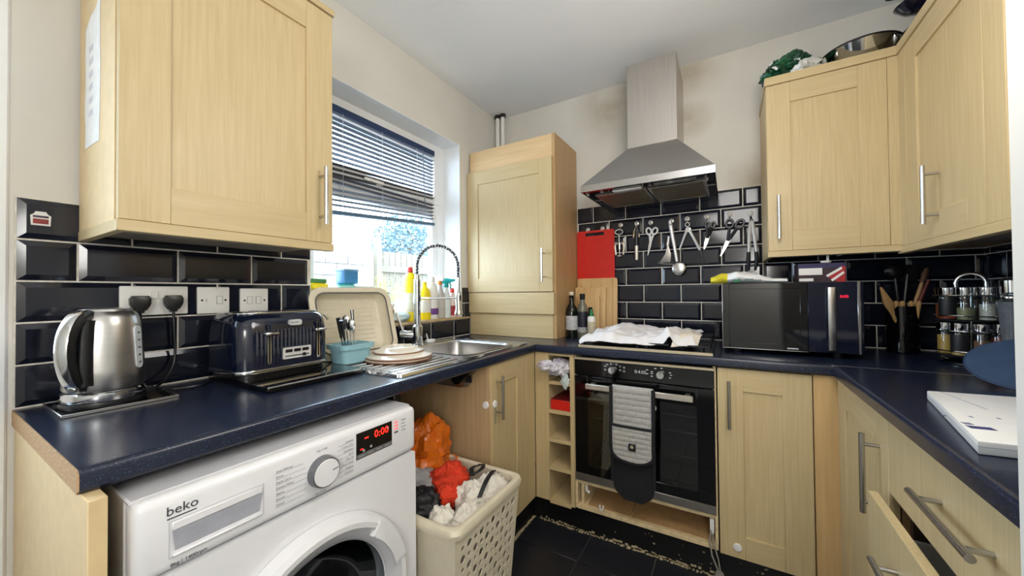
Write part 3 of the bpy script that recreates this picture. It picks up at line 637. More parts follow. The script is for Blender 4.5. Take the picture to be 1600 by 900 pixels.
for k in (0, 1):
    u = part('filter', MB().box(-0.60 + k * 0.262, -0.345 + k * 0.262, hy0 + 0.10, hy1 - 0.07, 1.683, 1.6885, 0.001), mat('grease_filter', (150, 138, 116), 0.4, 0.6, var=0.2, vscale=40), ho)
    part('filter_frame', frame4(MB(FT(1.6815)), -0.60 + k * 0.262, -0.345 + k * 0.262, hy0 + 0.10, hy1 - 0.07, 0.012, 0, 0.006, 0.001), steelh, u)
part('light_bar', MB().box(-0.50, -0.36, hy0 + 0.055, hy0 + 0.085, 1.680, 1.688, 0.003), white, ho)
part('switch_strip', MB().box(-0.30, -0.12, hy0 + 0.035, hy0 + 0.06, 1.683, 1.688, 0.002), steelh, ho)

# ================================================================ OVEN
ov = thing('oven', 'built-in black glass electric oven with steel trim', 'oven', (-0.357, 2.0, 0.262))
ox0, ox1 = -0.657, -0.057; OF = FB(1.7046)
part('body', MB().box(ox0 + 0.013, ox1 - 0.013, 1.724, 2.19, 0.265, 0.29).box(ox0 + 0.013, ox1 - 0.013, 1.724, 2.19, 0.84, 0.855).box(ox0 + 0.013, ox0 + 0.03, 1.724, 2.19, 0.29, 0.84).box(ox1 - 0.03, ox1 - 0.013, 1.724, 2.19, 0.29, 0.84).box(ox0 + 0.03, ox1 - 0.03, 2.17, 2.19, 0.29, 0.84), mat('oven_cavity', (70, 72, 72), 0.5, var=0.15), ov)
part('trim_strip', MB(OF).box(ox0, ox1, 0.850, 0.861, -0.02, 0.003, 0.001), mat('pale_trim', (214, 200, 170), 0.35, 0.5), ov, 'pale metal trim strip')
cp = part('control_panel', MB(OF).box(ox0, ox1, 0.776, 0.8495, -0.02, 0.0, 0.0015), blkg, ov)
for x in (-0.470, -0.261):
    k = part('knob', MB(OF).lathe([(0.0185, 0), (0.0185, 0.006), (0.0165, 0.020), (0.0150, 0.022), (0, 0.022)], (x, 0.8145, 0), 28), chrome, ov, 'round chrome knob')
    part('pointer', MB(OF).box(x - 0.0012, x + 0.0012, 0.818, 0.830, 0.022, 0.0226), blk, k)
prt = mat('panel_print', (210, 212, 216), 0.5)
text_part('clock_display', '0:4:05', 0.021, OF @ Matrix.Translation((-0.372, 0.810, 0.0004)), prt, cp, 0.0002)
for (x, z) in ((-0.505, 0.829), (-0.505, 0.812), (-0.495, 0.837), (-0.478, 0.841), (-0.452, 0.841), (-0.436, 0.833), (-0.436, 0.816), (-0.418, 0.83), (-0.418, 0.813)):
    part('symbol', frame4(MB(OF), x - 0.004, x + 0.004, z - 0.0035, z + 0.0035, 0.0011, 0, 0.0003, 0), prt, cp)
for (x, z) in ((-0.318, 0.829), (-0.318, 0.812), (-0.298, 0.823), (-0.298, 0.815), (-0.298, 0.803), (-0.283, 0.838), (-0.258, 0.841), (-0.224, 0.825), (-0.22, 0.815), (-0.224, 0.803)):
    part('symbol', MB(OF).box(x - 0.005, x + 0.005, z - 0.0012, z + 0.0012, 0, 0.0003).box(x - 0.003, x + 0.003, z + 0.002, z + 0.003, 0, 0.0003), prt, cp)
dm = MB(OF)
dm.box(ox0, -0.592, 0.303, 0.772, -0.022, 0, 0.0012); dm.box(-0.122, ox1, 0.303, 0.772, -0.022, 0, 0.0012); dm.box(-0.592, -0.122, 0.697, 0.772, -0.022, 0, 0.0012); dm.box(-0.592, -0.122, 0.303, 0.345, -0.022, 0, 0.0012)
do = part('door', dm, blkg, ov)
part('window_glass', MB(OF).box(-0.594, -0.120, 0.343, 0.699, -0.0045, -0.0012), smokeglass, do)
for z in (0.44, 0.545, 0.62):
    r = part('rack', MB().cyl((ox0 + 0.03, 1.80, z), (ox1 - 0.03, 1.80, z), 0.003, n=8).cyl((ox0 + 0.03, 2.12, z), (ox1 - 0.03, 2.12, z), 0.003, n=8), chrome, ov)
    part('wire', MB().cyl((-0.5, 1.8, z), (-0.5, 2.12, z), 0.002, n=6).cyl((-0.42, 1.8, z), (-0.42, 2.12, z), 0.002, n=6).cyl((-0.3, 1.8, z), (-0.3, 2.12, z), 0.002, n=6).cyl((-0.2, 1.8, z), (-0.2, 2.12, z), 0.002, n=6), chrome, r)
part('bottom_trim', MB(OF).box(ox0, ox1, 0.2655, 0.301, -0.02, 0.001, 0.001), mat('oven_trim_steel', (168, 164, 158), 0.36, 0.9), ov, 'brushed steel strip under the door')
hm = MB(OF).box(-0.588, -0.133, 0.7215, 0.7465, 0.034, 0.046, 0.002)
hm.box(-0.575, -0.555, 0.727, 0.741, -0.001, 0.036, 0.001); hm.box(-0.166, -0.146, 0.727, 0.741, -0.001, 0.036, 0.001)
part('handle', hm, mat('pale_handle_metal', (216, 210, 198), 0.3, 0.7), ov, 'flat pale metal handle bar')
lock_disc(ov, OF, -0.296, 0.665, 0.001)

# double oven glove over the handle
gl = thing('oven_glove', 'grey quilted double oven glove with black pads hanging on the oven handle', 'oven glove', (-0.373, 1.66, 0.25))
gx0, gx1 = -0.461, -0.287
greyq = mat('grey_quilted_cloth', (182, 180, 176), 0.95, var=0.12, vscale=90, bump=0.3, bscale=400)
blkq = mat('black_quilted_cloth', (26, 27, 33), 0.95, var=0.15, vscale=60, bump=0.2, bscale=300)
def quilt(z0, z1, w, rows, th, name, mt, bottom=0.0, parent=None):
    def fn(a, b):
        z = z1 + (z0 - z1) * b; hw = (gx1 - gx0) / 2; x = (gx0 + gx1) / 2 + (2 * a - 1) * hw
        if bottom and z < z0 + bottom:
            q = (z0 + bottom - z) / bottom; k = math.sqrt(max(0, 1 - q ** 2.6)); x = (gx0 + gx1) / 2 + (2 * a - 1) * hw * max(0.45, k)
        puff = 0.0025 * abs(math.sin(PI * rows * b)) ** 0.6 + 0.0012 * abs(math.sin(PI * 3 * a + rows * b * 2)) if rows else 0.0015 * math.sin(PI * a)
        edge = min(1, 14 * min(a, 1 - a))
        return (x, 1.7046 - w - puff * edge - 0.002 * math.sin(5 * b + 2 * a), z)
    return part(name, MB().sheet(fn, 24, max(24, rows * 6), -th), mt, parent or gl)
body = quilt(0.256, 0.60, 0.047, 0, 0.010, 'back_pad', blkq, 0.07)
quilt(0.575, 0.752, 0.052, 7, 0.010, 'upper_pad', greyq)
lo = quilt(0.432, 0.585, 0.066, 7, 0.012, 'hand_pocket', greyq, 0.05)
part('fold', MB(OF).prism(rrect(0.746, 0.7615, 0.026, 0.055, 0.006), gx0, gx1) if False else MB().sheet(lambda a, b: (gx0 + (gx1 - gx0) * a, 1.7046 - 0.040 - 0.013 * math.sin(PI * (b - 0.0)) * 0 - 0.014 * math.cos(PI * b), 0.748 + 0.0095 * math.sin(PI * b)), 12, 8, 0.004), greyq, gl)
bind = MB().tube([(gx0 - 0.003, 1.7046 - 0.056, 0.755), (gx0 - 0.003, 1.7046 - 0.058, 0.60), (gx0 - 0.003, 1.7046 - 0.066, 0.57), (gx0 - 0.003, 1.7046 - 0.066, 0.49), (gx0 - 0.001, 1.7046 - 0.054, 0.45), (gx0 - 0.001, 1.7046 - 0.050, 0.33)], 0.0082, 8).tube([(gx1 + 0.003, 1.7046 - 0.056, 0.755), (gx1 + 0.003, 1.7046 - 0.058, 0.60), (gx1 + 0.003, 1.7046 - 0.066, 0.57), (gx1 + 0.003, 1.7046 - 0.066, 0.49), (gx1 + 0.001, 1.7046 - 0.054, 0.45), (gx1 + 0.001, 1.7046 - 0.050, 0.33)], 0.0082, 8).tube([(gx0, 1.7046 - 0.068, 0.587), (-0.42, 1.7046 - 0.069, 0.586), (-0.373, 1.7046 - 0.069, 0.586), (-0.33, 1.7046 - 0.069, 0.586), (gx1, 1.7046 - 0.068, 0.587)], 0.0062, 8)
arcp = [(-0.373 + 0.089 * math.cos(t), 1.7046 - 0.066, 0.48 - 0.050 * math.sin(t) ** 0.8) for t in [PI * k / 12 for k in range(13)]]
bind.tube(arcp, 0.0066, 8)
part('binding', bind, blkq, gl, 'black edge binding')
tg = part('emblem_tag', MB().box(-0.386, -0.356, 1.7046 - 0.0755, 1.7046 - 0.0665, 0.487, 0.517, 0.0008), blk, lo, 'small black square tag')
part('pot_emblem', MB(FB(1.7046 - 0.0755)).box(-0.378, -0.364, 0.499, 0.509, 0, 0.0006).box(-0.374, -0.368, 0.510, 0.5125, 0, 0.0006), mat('tag_gold', (190, 176, 140), 0.5), tg)

# ================================================================ HOB AND TEA TOWEL
hb = thing('gas_hob', 'stainless steel gas hob half covered by a white tea towel', 'hob', (-0.345, 1.97, WT))
part('tray', MB().box(-0.632, -0.062, 1.70, 2.21, WT + 0.0005, WT + 0.010, 0.004, seg=2), mat('hob_dark_steel', (60, 62, 66), 0.3, 0.7), hb)
part('front_trim', MB().box(-0.634, -0.060, 1.695, 1.703, WT + 0.0005, WT + 0.0125, 0.001), mat('pale_trim', (214, 200, 170), 0.35), hb, 'pale metal front edge')
for k, (x, y, r) in enumerate(((-0.20, 1.83, 0.045), (-0.20, 2.08, 0.036), (-0.49, 1.83, 0.036), (-0.49, 2.08, 0.045))):
    part('burner', MB().lathe([(r * 1.25, 0), (r * 1.25, 0.008), (r, 0.012), (r, 0.02), (r * 0.9, 0.024), (0, 0.025)], (x, y, WT + 0.010), 22), blkm, hb)
for x in (-0.20, -0.49):
    g = MB()
    for sx in (-0.125, 0.125): g.box(x + sx - 0.004, x + sx + 0.004, 1.73, 2.19, WT + 0.026, WT + 0.034, 0.001)
    for yy in (1.735, 1.83, 1.96, 2.08, 2.18): g.box(x - 0.125, x - 0.03, yy - 0.004, yy + 0.004, WT + 0.027, WT + 0.035, 0.001).box(x + 0.03, x + 0.125, yy - 0.004, yy + 0.004, WT + 0.027, WT + 0.035, 0.001)
    for sx in (-0.125, 0.125):
        for yy in (1.735, 2.18): g.box(x + sx - 0.004, x + sx + 0.004, yy - 0.004, yy + 0.004, WT + 0.009, WT + 0.028)
    part('pan_support', g, blkm, hb, 'black cast pan support')
for k in range(4): part('knob', MB().lathe([(0.014, 0), (0.013, 0.016), (0, 0.018)], (-0.085, 1.76 + k * 0.055, WT + 0.010), 16), blk, hb)
def towel(a, b):
    x = -0.625 + 0.50 * a; y = 1.69 + 0.42 * b
    n1 = noise.noise(Vector((a * 4, b * 3, 1.3))); n2 = noise.noise(Vector((a * 9, b * 8, 5.1)))
    n3 = noise.noise(Vector((a * 20, b * 16, 2.1)))
    z = WT + 0.066 + max(-0.014, 0.022 * n1 + 0.015 * n2 + 0.006 * n3) + 0.030 * math.exp(-((a - 0.35) / 0.2) ** 2 - ((b - 0.8) / 0.5) ** 2)
    edge = min(1.0, (b + 0.03) / 0.13); z = WT + 0.012 + (z - WT - 0.012) * (math.sin(edge * PI / 2))
    el = min(1.0, (a + 0.015) / 0.09); z = WT + 0.010 + (z - WT - 0.010) * (0.15 + 0.85 * math.sin(el * PI / 2))
    if b < 0.55: z += 0.038 * math.exp(-((a - 0.80) / 0.035) ** 2) * (1 - b / 0.6)
    return (x + 0.025 * noise.noise(Vector((b * 5, a, 9))) + 0.0, y + 0.02 * noise.noise(Vector((a * 5, b, 3))) + 0.05 * a, z)
tt = thing('tea_towel', 'crumpled white tea towel thrown over the hob', 'towel', (-0.38, 1.9, WT + 0.05))
towm = mat('white_cotton', (232, 230, 232), 0.95, var=0.03, bump=0.15, bscale=300)
part('cloth', MB().sheet(towel, 60, 44, 0.003), towm, tt, smooth=70)
def tfold(a, b):
    x = -0.22 + 0.10 * a + 0.015 * math.sin(b * 5); y = 1.715 + 0.25 * b + 0.05 * a
    z = WT + 0.070 + 0.012 * math.sin(PI * a) + 0.006 * noise.noise(Vector((a * 5, b * 6, 7))); e = min(1, (b + 0.03) / 0.25)
    return (x, y, WT + 0.016 + (z - WT - 0.016) * math.sin(e * PI / 2))
part('folded_end', MB().sheet(tfold, 20, 24, 0.004), mat('white_cotton_warm', (226, 218, 204), 0.95, var=0.04, bump=0.15, bscale=300), tt, smooth=70)
pr_ = MB()
for (ax, bx) in ((0.42, 0.93), (0.46, 0.9), (0.5, 0.94), (0.25, 0.9), (0.28, 0.95)):
    p = [Vector(towel(ax + 0.03 * math.cos(t), bx + 0.03 * math.sin(t * 2))) + Vector((0, 0, 0.0015)) for t in [k * 0.4 for k in range(9)]]; pr_.tube(p, 0.0012, 4)
part('print', pr_, mat('towel_print', (60, 56, 62), 0.9), tt, 'dark drawn print on the cloth')

# ================================================================ WASHING MACHINE
wm = thing('washing_machine', 'white front-loading washing machine under the left worktop', 'washing machine', (-1.1, 0.49, 0))
X0 = -0.80; WF = FL(X0); wy0, wy1 = 0.192, 0.790
part('body', MB().box(-1.39, X0 - 0.049, wy0 + 0.0008, wy0 + 0.02, 0.012, 0.844, 0.002).box(-1.39, X0 - 0.049, wy1 - 0.02, wy1 - 0.0008, 0.012, 0.844, 0.002).box(-1.39, -1.37, wy0 + 0.02, wy1 - 0.02, 0.012, 0.84).box(-1.37, X0 - 0.06, wy0 + 0.02, wy1 - 0.02, 0.012, 0.03), appl, wm)
part('lid', MB().box(-1.39, X0 - 0.025, wy0 + 0.001, wy1 - 0.001, 0.838, 0.8475, 0.003), applg, wm)
cp = part('control_panel', MB().box(X0 - 0.05, X0, wy0, wy1, 0.719, 0.846, 0.016, seg=4), appl, wm)
def annulus_panel():
    # front panel below the seam with a round hole for the door
    mb = MB(WF); cx, cy, R = 0.49, 0.42, 0.236; N = 64; outer = []
    for k in range(N):
        a = 2 * PI * k / N; dx, dy = math.cos(a), math.sin(a)
        t = min((wy1 - 0.003 - cx) / abs(dx) if abs(dx) > 1e-6 else 9, ((0.714 - cy) if dy > 0 else (cy - 0.12)) / abs(dy) if abs(dy) > 1e-6 else 9)
        outer.append((cx + dx * t, cy + dy * t))
    inner = circ(cx, cy, R, N)
    vs = [(p[0], p[1], -0.001) for p in outer] + [(p[0], p[1], -0.001) for p in inner] + [(p[0], p[1], -0.05) for p in inner] + [(p[0], p[1], -0.05) for p in outer]
    fs = []
    for k in range(N):
        j = (k + 1) % N; fs += [(k, j, N + j, N + k), (N + k, N + j, 2 * N + j, 2 * N + k), (k, 3 * N + k, 3 * N + j, j)]
    mb.add(vs, fs); return mb
part('front_panel', annulus_panel(), appl, wm)
part('kick_panel', MB(WF).box(wy0 + 0.003, wy1 - 0.003, 0.012, 0.118, -0.05, -0.002, 0.003), appl, wm)
dq = part('door', MB(WF).lathe([(0.243, 0.0), (0.243, 0.012), (0.238, 0.026), (0.226, 0.034), (0.214, 0.033), (0.206, 0.024), (0.196, 0.018), (0.186, 0.014), (0.180, 0.004), (0.180, -0.03)], (0.49, 0.42, 0), 64, caps=False), appl, wm, smooth=30)
part('inner_ring', MB(WF).lathe([(0.2135, 0.0325), (0.205, 0.0255), (0.186, 0.0155), (0.1815, 0.006), (0.1815, 0.0), (0.1855, 0.0135), (0.2055, 0.0235), (0.2140, 0.0315)], (0.49, 0.42, 0.0006), 64, caps=False), applg, dq)
part('door_glass', MB(WF).lathe([(0.181, 0.004), (0.17, -0.01), (0.15, -0.06), (0.11, -0.09), (0.0, -0.10)], (0.49, 0.42, 0), 48, caps=False), drumglass, dq)
part('door_gasket', MB(WF).lathe([(0.236, -0.003), (0.2, -0.02), (0.182, -0.035), (0.185, -0.05)], (0.49, 0.42, 0), 48, caps=False), blkm, wm)
part('drum', MB(WF).lathe([(0.19, -0.03), (0.22, -0.05), (0.22, -0.28), (0.15, -0.30), (0, -0.30)], (0.49, 0.42, 0), 40, caps=False), mat('drum_dark', (40, 42, 44), 0.35, 0.6), wm)
ha = [(0.49 + r * math.cos(a), 0.42 + r * math.sin(a)) for r, rng in ((0.231, [math.radians(12 + k * 3.4) for k in range(13)]), (0.196, [math.radians(52.8 - k * 3.4) for k in range(13)])) for a in rng]
part('door_handle', MB(WF).prism(ha, 0.012, 0.036, bev=0.003), appl, dq)
# detergent drawer
dd = part('detergent_drawer', frame4(MB(WF), 0.234, 0.378, 0.742, 0.803, 0.0015, -0.004, 0.0006, 0), applg, wm)
part('drawer_grip', MB(WF).box(0.238, 0.374, 0.787, 0.801, -0.001, 0.004, 0.0015).box(0.238, 0.374, 0.744, 0.749, -0.001, 0.006, 0.002), appl, dd)
part('drawer_recess', MB(WF).add([(0.238, 0.787, 0.0035), (0.374, 0.787, 0.0035), (0.370, 0.752, 0.0004), (0.242, 0.752, 0.0004)], [(0, 1, 2, 3)]), mat('recess_grey', (176, 178, 188), 0.4), dd)
inkd = mat('logo_grey', (70, 72, 82), 0.5); inkl = mat('print_grey', (150, 150, 156), 0.5)
text_part('brand_lettering', 'beko', 0.0215, WF @ Matrix.Translation((0.2305, 0.8130, 0.0006)), inkd, cp, 0.0003)
part('brand_underline', MB(WF).box(0.232, 0.271, 0.8068, 0.8085, 0, 0.0009), inkd, cp)
text_part('model_text', '8kg | 1400rpm', 0.0085, WF @ Matrix.Translation((0.236, 0.7275, 0.0006)), inkd, cp, 0.0002)
kn = part('program_knob', MB(WF).lathe([(0.0345, 0), (0.0345, 0.004), (0.0325, 0.017), (0.0295, 0.019)], (0.499, 0.7765, 0), 40), mat('knob_grey', (120, 122, 128), 0.3, 0.5), wm)
part('knob_face', MB(WF).lathe([(0.0298, 0.0185), (0.0285, 0.0205), (0.0, 0.0212)], (0.499, 0.7765, 0), 40), appl, kn)
part('pointer', MB(WF @ loc(0.499, 0.7765, 0.021, math.radians(8))).box(0.012, 0.027, -0.0008, 0.0008, 0, 0.0006), inkd, kn)
names_l = ['Anti Allergy', 'Rinse', 'Dark Care', 'Down Wear', 'Shirts', 'Duvet', 'Wool']
for i, t in enumerate(names_l):
    z = 0.812 - i * 0.0113
    text_part('program_name', t, 0.0070, WF @ Matrix.Translation((0.400, z, 0.0006)), inkl, cp, 0.0001)
    part('leader_line', MB(WF).box(0.400, 0.455 + 0.010 * math.cos((i - 3) * 0.5), z - 0.0022, z - 0.0017, 0, 0.0006), inkl, cp)
text_part('program_name', 'On / Off', 0.0070, WF @ Matrix.Translation((0.486, 0.8215, 0.0006)), inkl, cp, 0.0001)
text_part('program_name', 'Spin Drain', 0.0062, WF @ Matrix.Translation((0.482, 0.7290, 0.0006)), inkl, cp, 0.0001)
for i, t in enumerate(['Cottons', 'Cotton Eco', 'Synthetics', '20 C', 'Mini 30', 'Hand Wash', 'Hygiene', 'Outdoor']):
    z = 0.8175 - i * 0.0105
    text_part('program_name', t, 0.0066, WF @ Matrix.Translation((0.579, z, 0.0006)), inkl, cp, 0.0001, align='RIGHT')
    part('leader_line', MB(WF).box(0.538, 0.579, z - 0.0020, z - 0.0016, 0, 0.0006), inkl, cp)
dsx = part('display', MB(WF).box(0.587, 0.698, 0.764, 0.829, -0.001, 0.0012, 0.0004), blkg, wm, 'black display with red digits')
redl = mat('red_led', (255, 30, 20), 0.5, emit=3.0, var=0)
text_part('digits', '0:00', 0.026, WF @ Matrix.Translation((0.640, 0.803, 0.0014)), redl, dsx, 0.0002, space=1.05)
part('lit_symbol', MB(WF).box(0.611, 0.622, 0.8095, 0.8125, 0.0012, 0.0016).box(0.598, 0.606, 0.7855, 0.788, 0.0012, 0.0016), redl, dsx)
part('symbol', MB(WF).box(0.605, 0.611, 0.779, 0.784, 0.0012, 0.0016).box(0.627, 0.633, 0.782, 0.788, 0.0012, 0.0016).box(0.681, 0.686, 0.812, 0.817, 0.0012, 0.0016), mat('pale_symbol', (180, 180, 184), 0.5), dsx)
part('button_row', MB(WF).box(0.588, 0.697, 0.765, 0.776, 0.0008, 0.0020, 0.0006), mat('button_grey', (104, 106, 108), 0.4), dsx)
for i in range(4): part('button_text', MB(WF).box(0.592 + i * 0.027, 0.610 + i * 0.027, 0.7695, 0.7712, 0.002, 0.0022), mat('pale_symbol', (180, 180, 184), 0.5), dsx)
for i in range(4): part('indicator_lamp', MB(WF).box(0.707, 0.720, 0.818 - i * 0.009, 0.8225 - i * 0.009, 0, 0.0006), mat('pink_glow', (255, 120, 120), 0.5, emit=0.5) if i < 3 else inkd, cp)
for i, t in enumerate(['Quick', 'Soak', 'Rinse+', 'Delay']): text_part('option_name', t, 0.0066, WF @ Matrix.Translation((0.732, 0.8185 - i * 0.0095, 0.0006)), inkl, cp, 0.0001)
# ================================================================ SINK AND TAP
sk = thing('sink', 'stainless steel inset sink with ridged drainer under the window', 'sink', (-1.15, 1.25, WT))
sx0, sx1, sy0, sy1 = -1.405, -0.897, 0.815, 1.690; zs_ = WT + 0.004
mb = MB(); slab_hole(mb, sx0 + 0.012, sx1 - 0.012, sy0 + 0.012, sy1 - 0.012, WT + 0.0006, zs_ - 0.001, SB)
part('deck', mb, steelh, sk)
rimp = rrect(sx0, sx1, sy0, sy1, 0.012); rimi = rrect(sx0 + 0.014, sx1 - 0.014, sy0 + 0.014, sy1 - 0.014, 0.010); n = len(rimp)
mb = MB(); vs = [(x, y, WT + 0.0004) for x, y in rimp] + [(x + (0.003 if x < -1.15 else -0.003), y + (0.003 if y < 1.25 else -0.003), zs_ + 0.004) for x, y in rimp] + [(x, y, zs_ + 0.002) for x, y in rimi] + [(x, y, WT + 0.001) for x, y in rimi]
mb.add(vs, [(r * n + i, r * n + (i + 1) % n, (r + 1) * n + (i + 1) % n, (r + 1) * n + i) for r in range(3) for i in range(n)])
part('rim', mb, chrome, sk)
def bowlring(ins, r): return rrect(SB[0] + ins, SB[1] - ins, SB[2] + ins, SB[3] - ins, r)
mb = MB(); rings = [(-0.016, 0.075, 0.0048), (-0.004, 0.07, 0.0042), (0.004, 0.065, -0.004), (0.010, 0.06, -0.11), (0.03, 0.05, -0.145), (0.08, 0.04, -0.15)]
vs = []
for ins, r, z in rings: vs += [(x, y, WT + z) for x, y in bowlring(ins, r)]
n = len(bowlring(0, 0.05)); fs = [(r * n + i, r * n + (i + 1) % n, (r + 1) * n + (i + 1) % n, (r + 1) * n + i) for r in range(len(rings) - 1) for i in range(n)] + [list(range((len(rings) - 1) * n, len(rings) * n))]
mb.add(vs, fs); part('bowl', mb, steel, sk)
part('plughole', MB().lathe([(0.04, 0), (0.038, 0.003), (0.03, 0.002), (0.0, -0.001)], (-1.15, 1.43, WT - 0.15), 24), chrome, sk)
for k in range(11):
    x = -0.945 - k * 0.040
    part('drainer_ridge', MB().box(x - 0.006, x + 0.006, 0.85, 1.16, zs_ - 0.0015, zs_ + 0.0022, 0.0018), steelh, sk)

tp = thing('kitchen_tap', 'chrome spring-neck kitchen tap with pull-down spray head behind the sink', 'tap', (-1.38, 1.365, WT))
tx, ty = -1.378, 1.372; sxp, syp = -1.222, 1.512
part('body', MB().lathe([(0.032, 0), (0.032, 0.006), (0.027, 0.010), (0.027, 0.095), (0.022, 0.1), (0.018, 0.105)], (tx, ty, WT + 0.004), 24), chrome, tp)
dirv = Vector((sxp - tx, syp - ty, 0)); L = dirv.length; dirv.normalize()
side = Vector((-0.78, -0.62, 0))
vb = Vector((tx, ty, WT + 0.058))
part('valve_barrel', MB().cyl(vb, vb + side * 0.075, 0.021, n=20).cyl(vb + side * 0.055, vb + side * 0.085, 0.0235, n=20), chrome, tp)
part('lever', MB().tube([vb + side * 0.07 + Vector((0, 0, 0.01)), vb + side * 0.083 + Vector((0, 0, 0.05)), vb + side * 0.105 + Vector((0, 0, 0.115))], [0.0085, 0.0075, 0.006], 10), chrome, tp)
part('riser', MB().cyl((tx, ty, WT + 0.10), (tx, ty, WT + 0.34), 0.0178, n=18).cyl((tx, ty, WT + 0.225), (tx, ty, WT + 0.26), 0.0205, n=18).cyl((tx, ty, WT + 0.335), (tx, ty, WT + 0.365), 0.0125, n=14), chrome, tp)
R = L / 2; zc = WT + 0.405
hose = [Vector((tx, ty, WT + 0.35)), Vector((tx, ty, zc))]
hose += [Vector((tx, ty, zc)) + dirv * (R - R * math.cos(t)) + Vector((0, 0, R * math.sin(t) * 1.05)) for t in [PI * k / 24 for k in range(1, 24)]] + [Vector((sxp, syp, zc)), Vector((sxp, syp, WT + 0.345))]
part('hose', MB().tube(hose, 0.0068, 10), mat('dark_hose', (52, 54, 62), 0.4), tp, 'dark inner hose')
# spring coils
acc = [0]; 
for a, b in zip(hose, hose[1:]): acc.append(acc[-1] + (b - a).length)
def hp(s):
    for i in range(len(hose) - 1):
        if s <= acc[i + 1] or i == len(hose) - 2:
            q = (s - acc[i]) / max(1e-9, acc[i + 1] - acc[i]); return hose[i].lerp(hose[i + 1], q), (hose[i + 1] - hose[i]).normalized()
turns = 30; pts = []
nrm = dirv.cross(Vector((0, 0, 1))).normalized()
for k in range(turns * 10 + 1):
    s = acc[-1] * k / (turns * 10); p, t = hp(s); b2 = t.cross(nrm).normalized(); a = 2 * PI * k / 10
    pts.append(p + (nrm * math.cos(a) + b2 * math.sin(a)) * 0.0115)
part('spring', MB().tube(pts, 0.0019, 5), chrome, tp, 'chrome spring coil')
part('spray_head', MB().lathe([(0.010, 0.09), (0.014, 0.085), (0.0165, 0.07), (0.0165, 0.0), (0.021, -0.015), (0.023, -0.028), (0.017, -0.030), (0, -0.030)][::-1], (sxp, syp, WT + 0.185), 22).cyl((sxp, syp, WT + 0.27), (sxp, syp, WT + 0.35), 0.0085, n=12), chrome, tp)
arm0 = Vector((tx, ty, WT + 0.242)); arm1 = Vector((sxp, syp, WT + 0.242))
part('bracket_arm', MB().cyl(arm0, arm1, 0.0055, n=10).cyl(arm1 - Vector((0, 0, 0.014)), arm1 + Vector((0, 0, 0.014)), 0.0195, n=18), chrome, tp)
solo('soap_bar_holder', MB().lathe([(0, 0), (0.028, 0), (0.032, 0.008), (0.03, 0.014), (0, 0.016)], (-1.40, 1.49, WT + 0.004), 18, sx=0.7).cyl((-1.41, 1.48, WT + 0.018), (-1.415, 1.475, WT + 0.05), 0.0035, n=8), white, 'small white plug with stalk lying behind the tap', 'plug', (-1.40, 1.49, WT + 0.004))

# plates on the drainer
crockery = mat('cream_crockery', (232, 222, 204), 0.18, var=0.03, coat=0.3); brownrim = mat('brown_rim', (138, 92, 66), 0.35, var=0.1)
def upturned_plate(cx, cy, z, r, h, label, small=False):
    t = thing('dinner_plate', label, 'plate', (cx, cy, z), group='upturned plates on the drainer')
    part('plate', MB().lathe([(r, 0.0), (r * 0.985, 0.006), (r * 0.78, h * 0.55), (r * 0.70, h * 0.85), (r * 0.62, h), (r * 0.58, h), (r * 0.565, h - 0.004), (0, h - 0.003)], (cx, cy, z), 48), crockery, t)
    part('rim_line', MB().lathe([(r - 0.001, -0.0008), (r + 0.0016, 0.0005), (r + 0.0014, 0.0035), (r - 0.002, 0.0045)], (cx, cy, z), 48), brownrim, t)
upturned_plate(-1.148, 1.040, zs_ + 0.003, 0.130, 0.026, 'lower upturned cream plate on the drainer')
upturned_plate(-1.146, 1.042, zs_ + 0.013, 0.128, 0.026, 'middle upturned cream plate in the drainer stack')
upturned_plate(-1.150, 1.042, zs_ + 0.031, 0.098, 0.022, 'smaller upturned cream plate on top of the drainer stack')

# ================================================================ LEFT WORKTOP OBJECTS
# kettle on its base tray
ktp = thing('kettle_tray', 'thin dark square tray under the kettle', 'tray', (-1.34, 0.27, WT))
part('plate', MB().box(-1.443, -1.250, 0.188, 0.385, WT + 0.0005, WT + 0.006, 0.001), blkg, ktp); part('rim', frame4(MB(FT(WT)), -1.444, -1.249, 0.187, 0.386, 0.003, 0.0005, 0.0078, 0.0008), steelh, ktp)
kt = thing('kettle', 'brushed steel electric kettle with black handle on the near worktop end', 'kettle', (-1.335, 0.268, WT + 0.007), math.radians(0))
kx, ky, kz = -1.325, 0.268, WT + 0.0065; KS, KH = 0.865, 1.085
part('power_base', MB().lathe([(r_ * KS, z_ * KH) for r_, z_ in [(0, 0), (0.084, 0), (0.087, 0.006), (0.085, 0.012), (0.07, 0.014), (0, 0.014)]], (kx, ky, kz), 48), blk, kt)
part('base_ring', MB().lathe([(r_ * KS, z_ * KH) for r_, z_ in [(0.083, 0.013), (0.0845, 0.015), (0.083, 0.030), (0.079, 0.033)]], (kx, ky, kz), 48), chrome, kt, 'polished steel base ring')
part('body', MB().lathe([(r_ * KS, z_ * KH) for r_, z_ in [(0.078, 0.035), (0.0815, 0.04), (0.080, 0.08), (0.0765, 0.13), (0.072, 0.175), (0.068, 0.192), (0.061, 0.203), (0.052, 0.208)]], (kx, ky, kz), 48), steel, kt)
part('lid', MB().lathe([(r_ * KS, z_ * KH) for r_, z_ in [(0.056, 0.2055), (0.053, 0.211), (0.03, 0.2135), (0, 0.214)]], (kx, ky, kz), 40), steelh, kt)
part('spout', MB().tube([(kx - 0.02, ky + 0.03, kz + 0.175), (kx - 0.045, ky + 0.045, kz + 0.20), (kx - 0.06, ky + 0.05, kz + 0.212)], [0.03, 0.022, 0.013], 14), steel, kt)
hd = Vector((0.70, -0.71, 0)).normalized()
def kp(r, z): return Vector((kx, ky, kz + z * KH)) + hd * r * KS
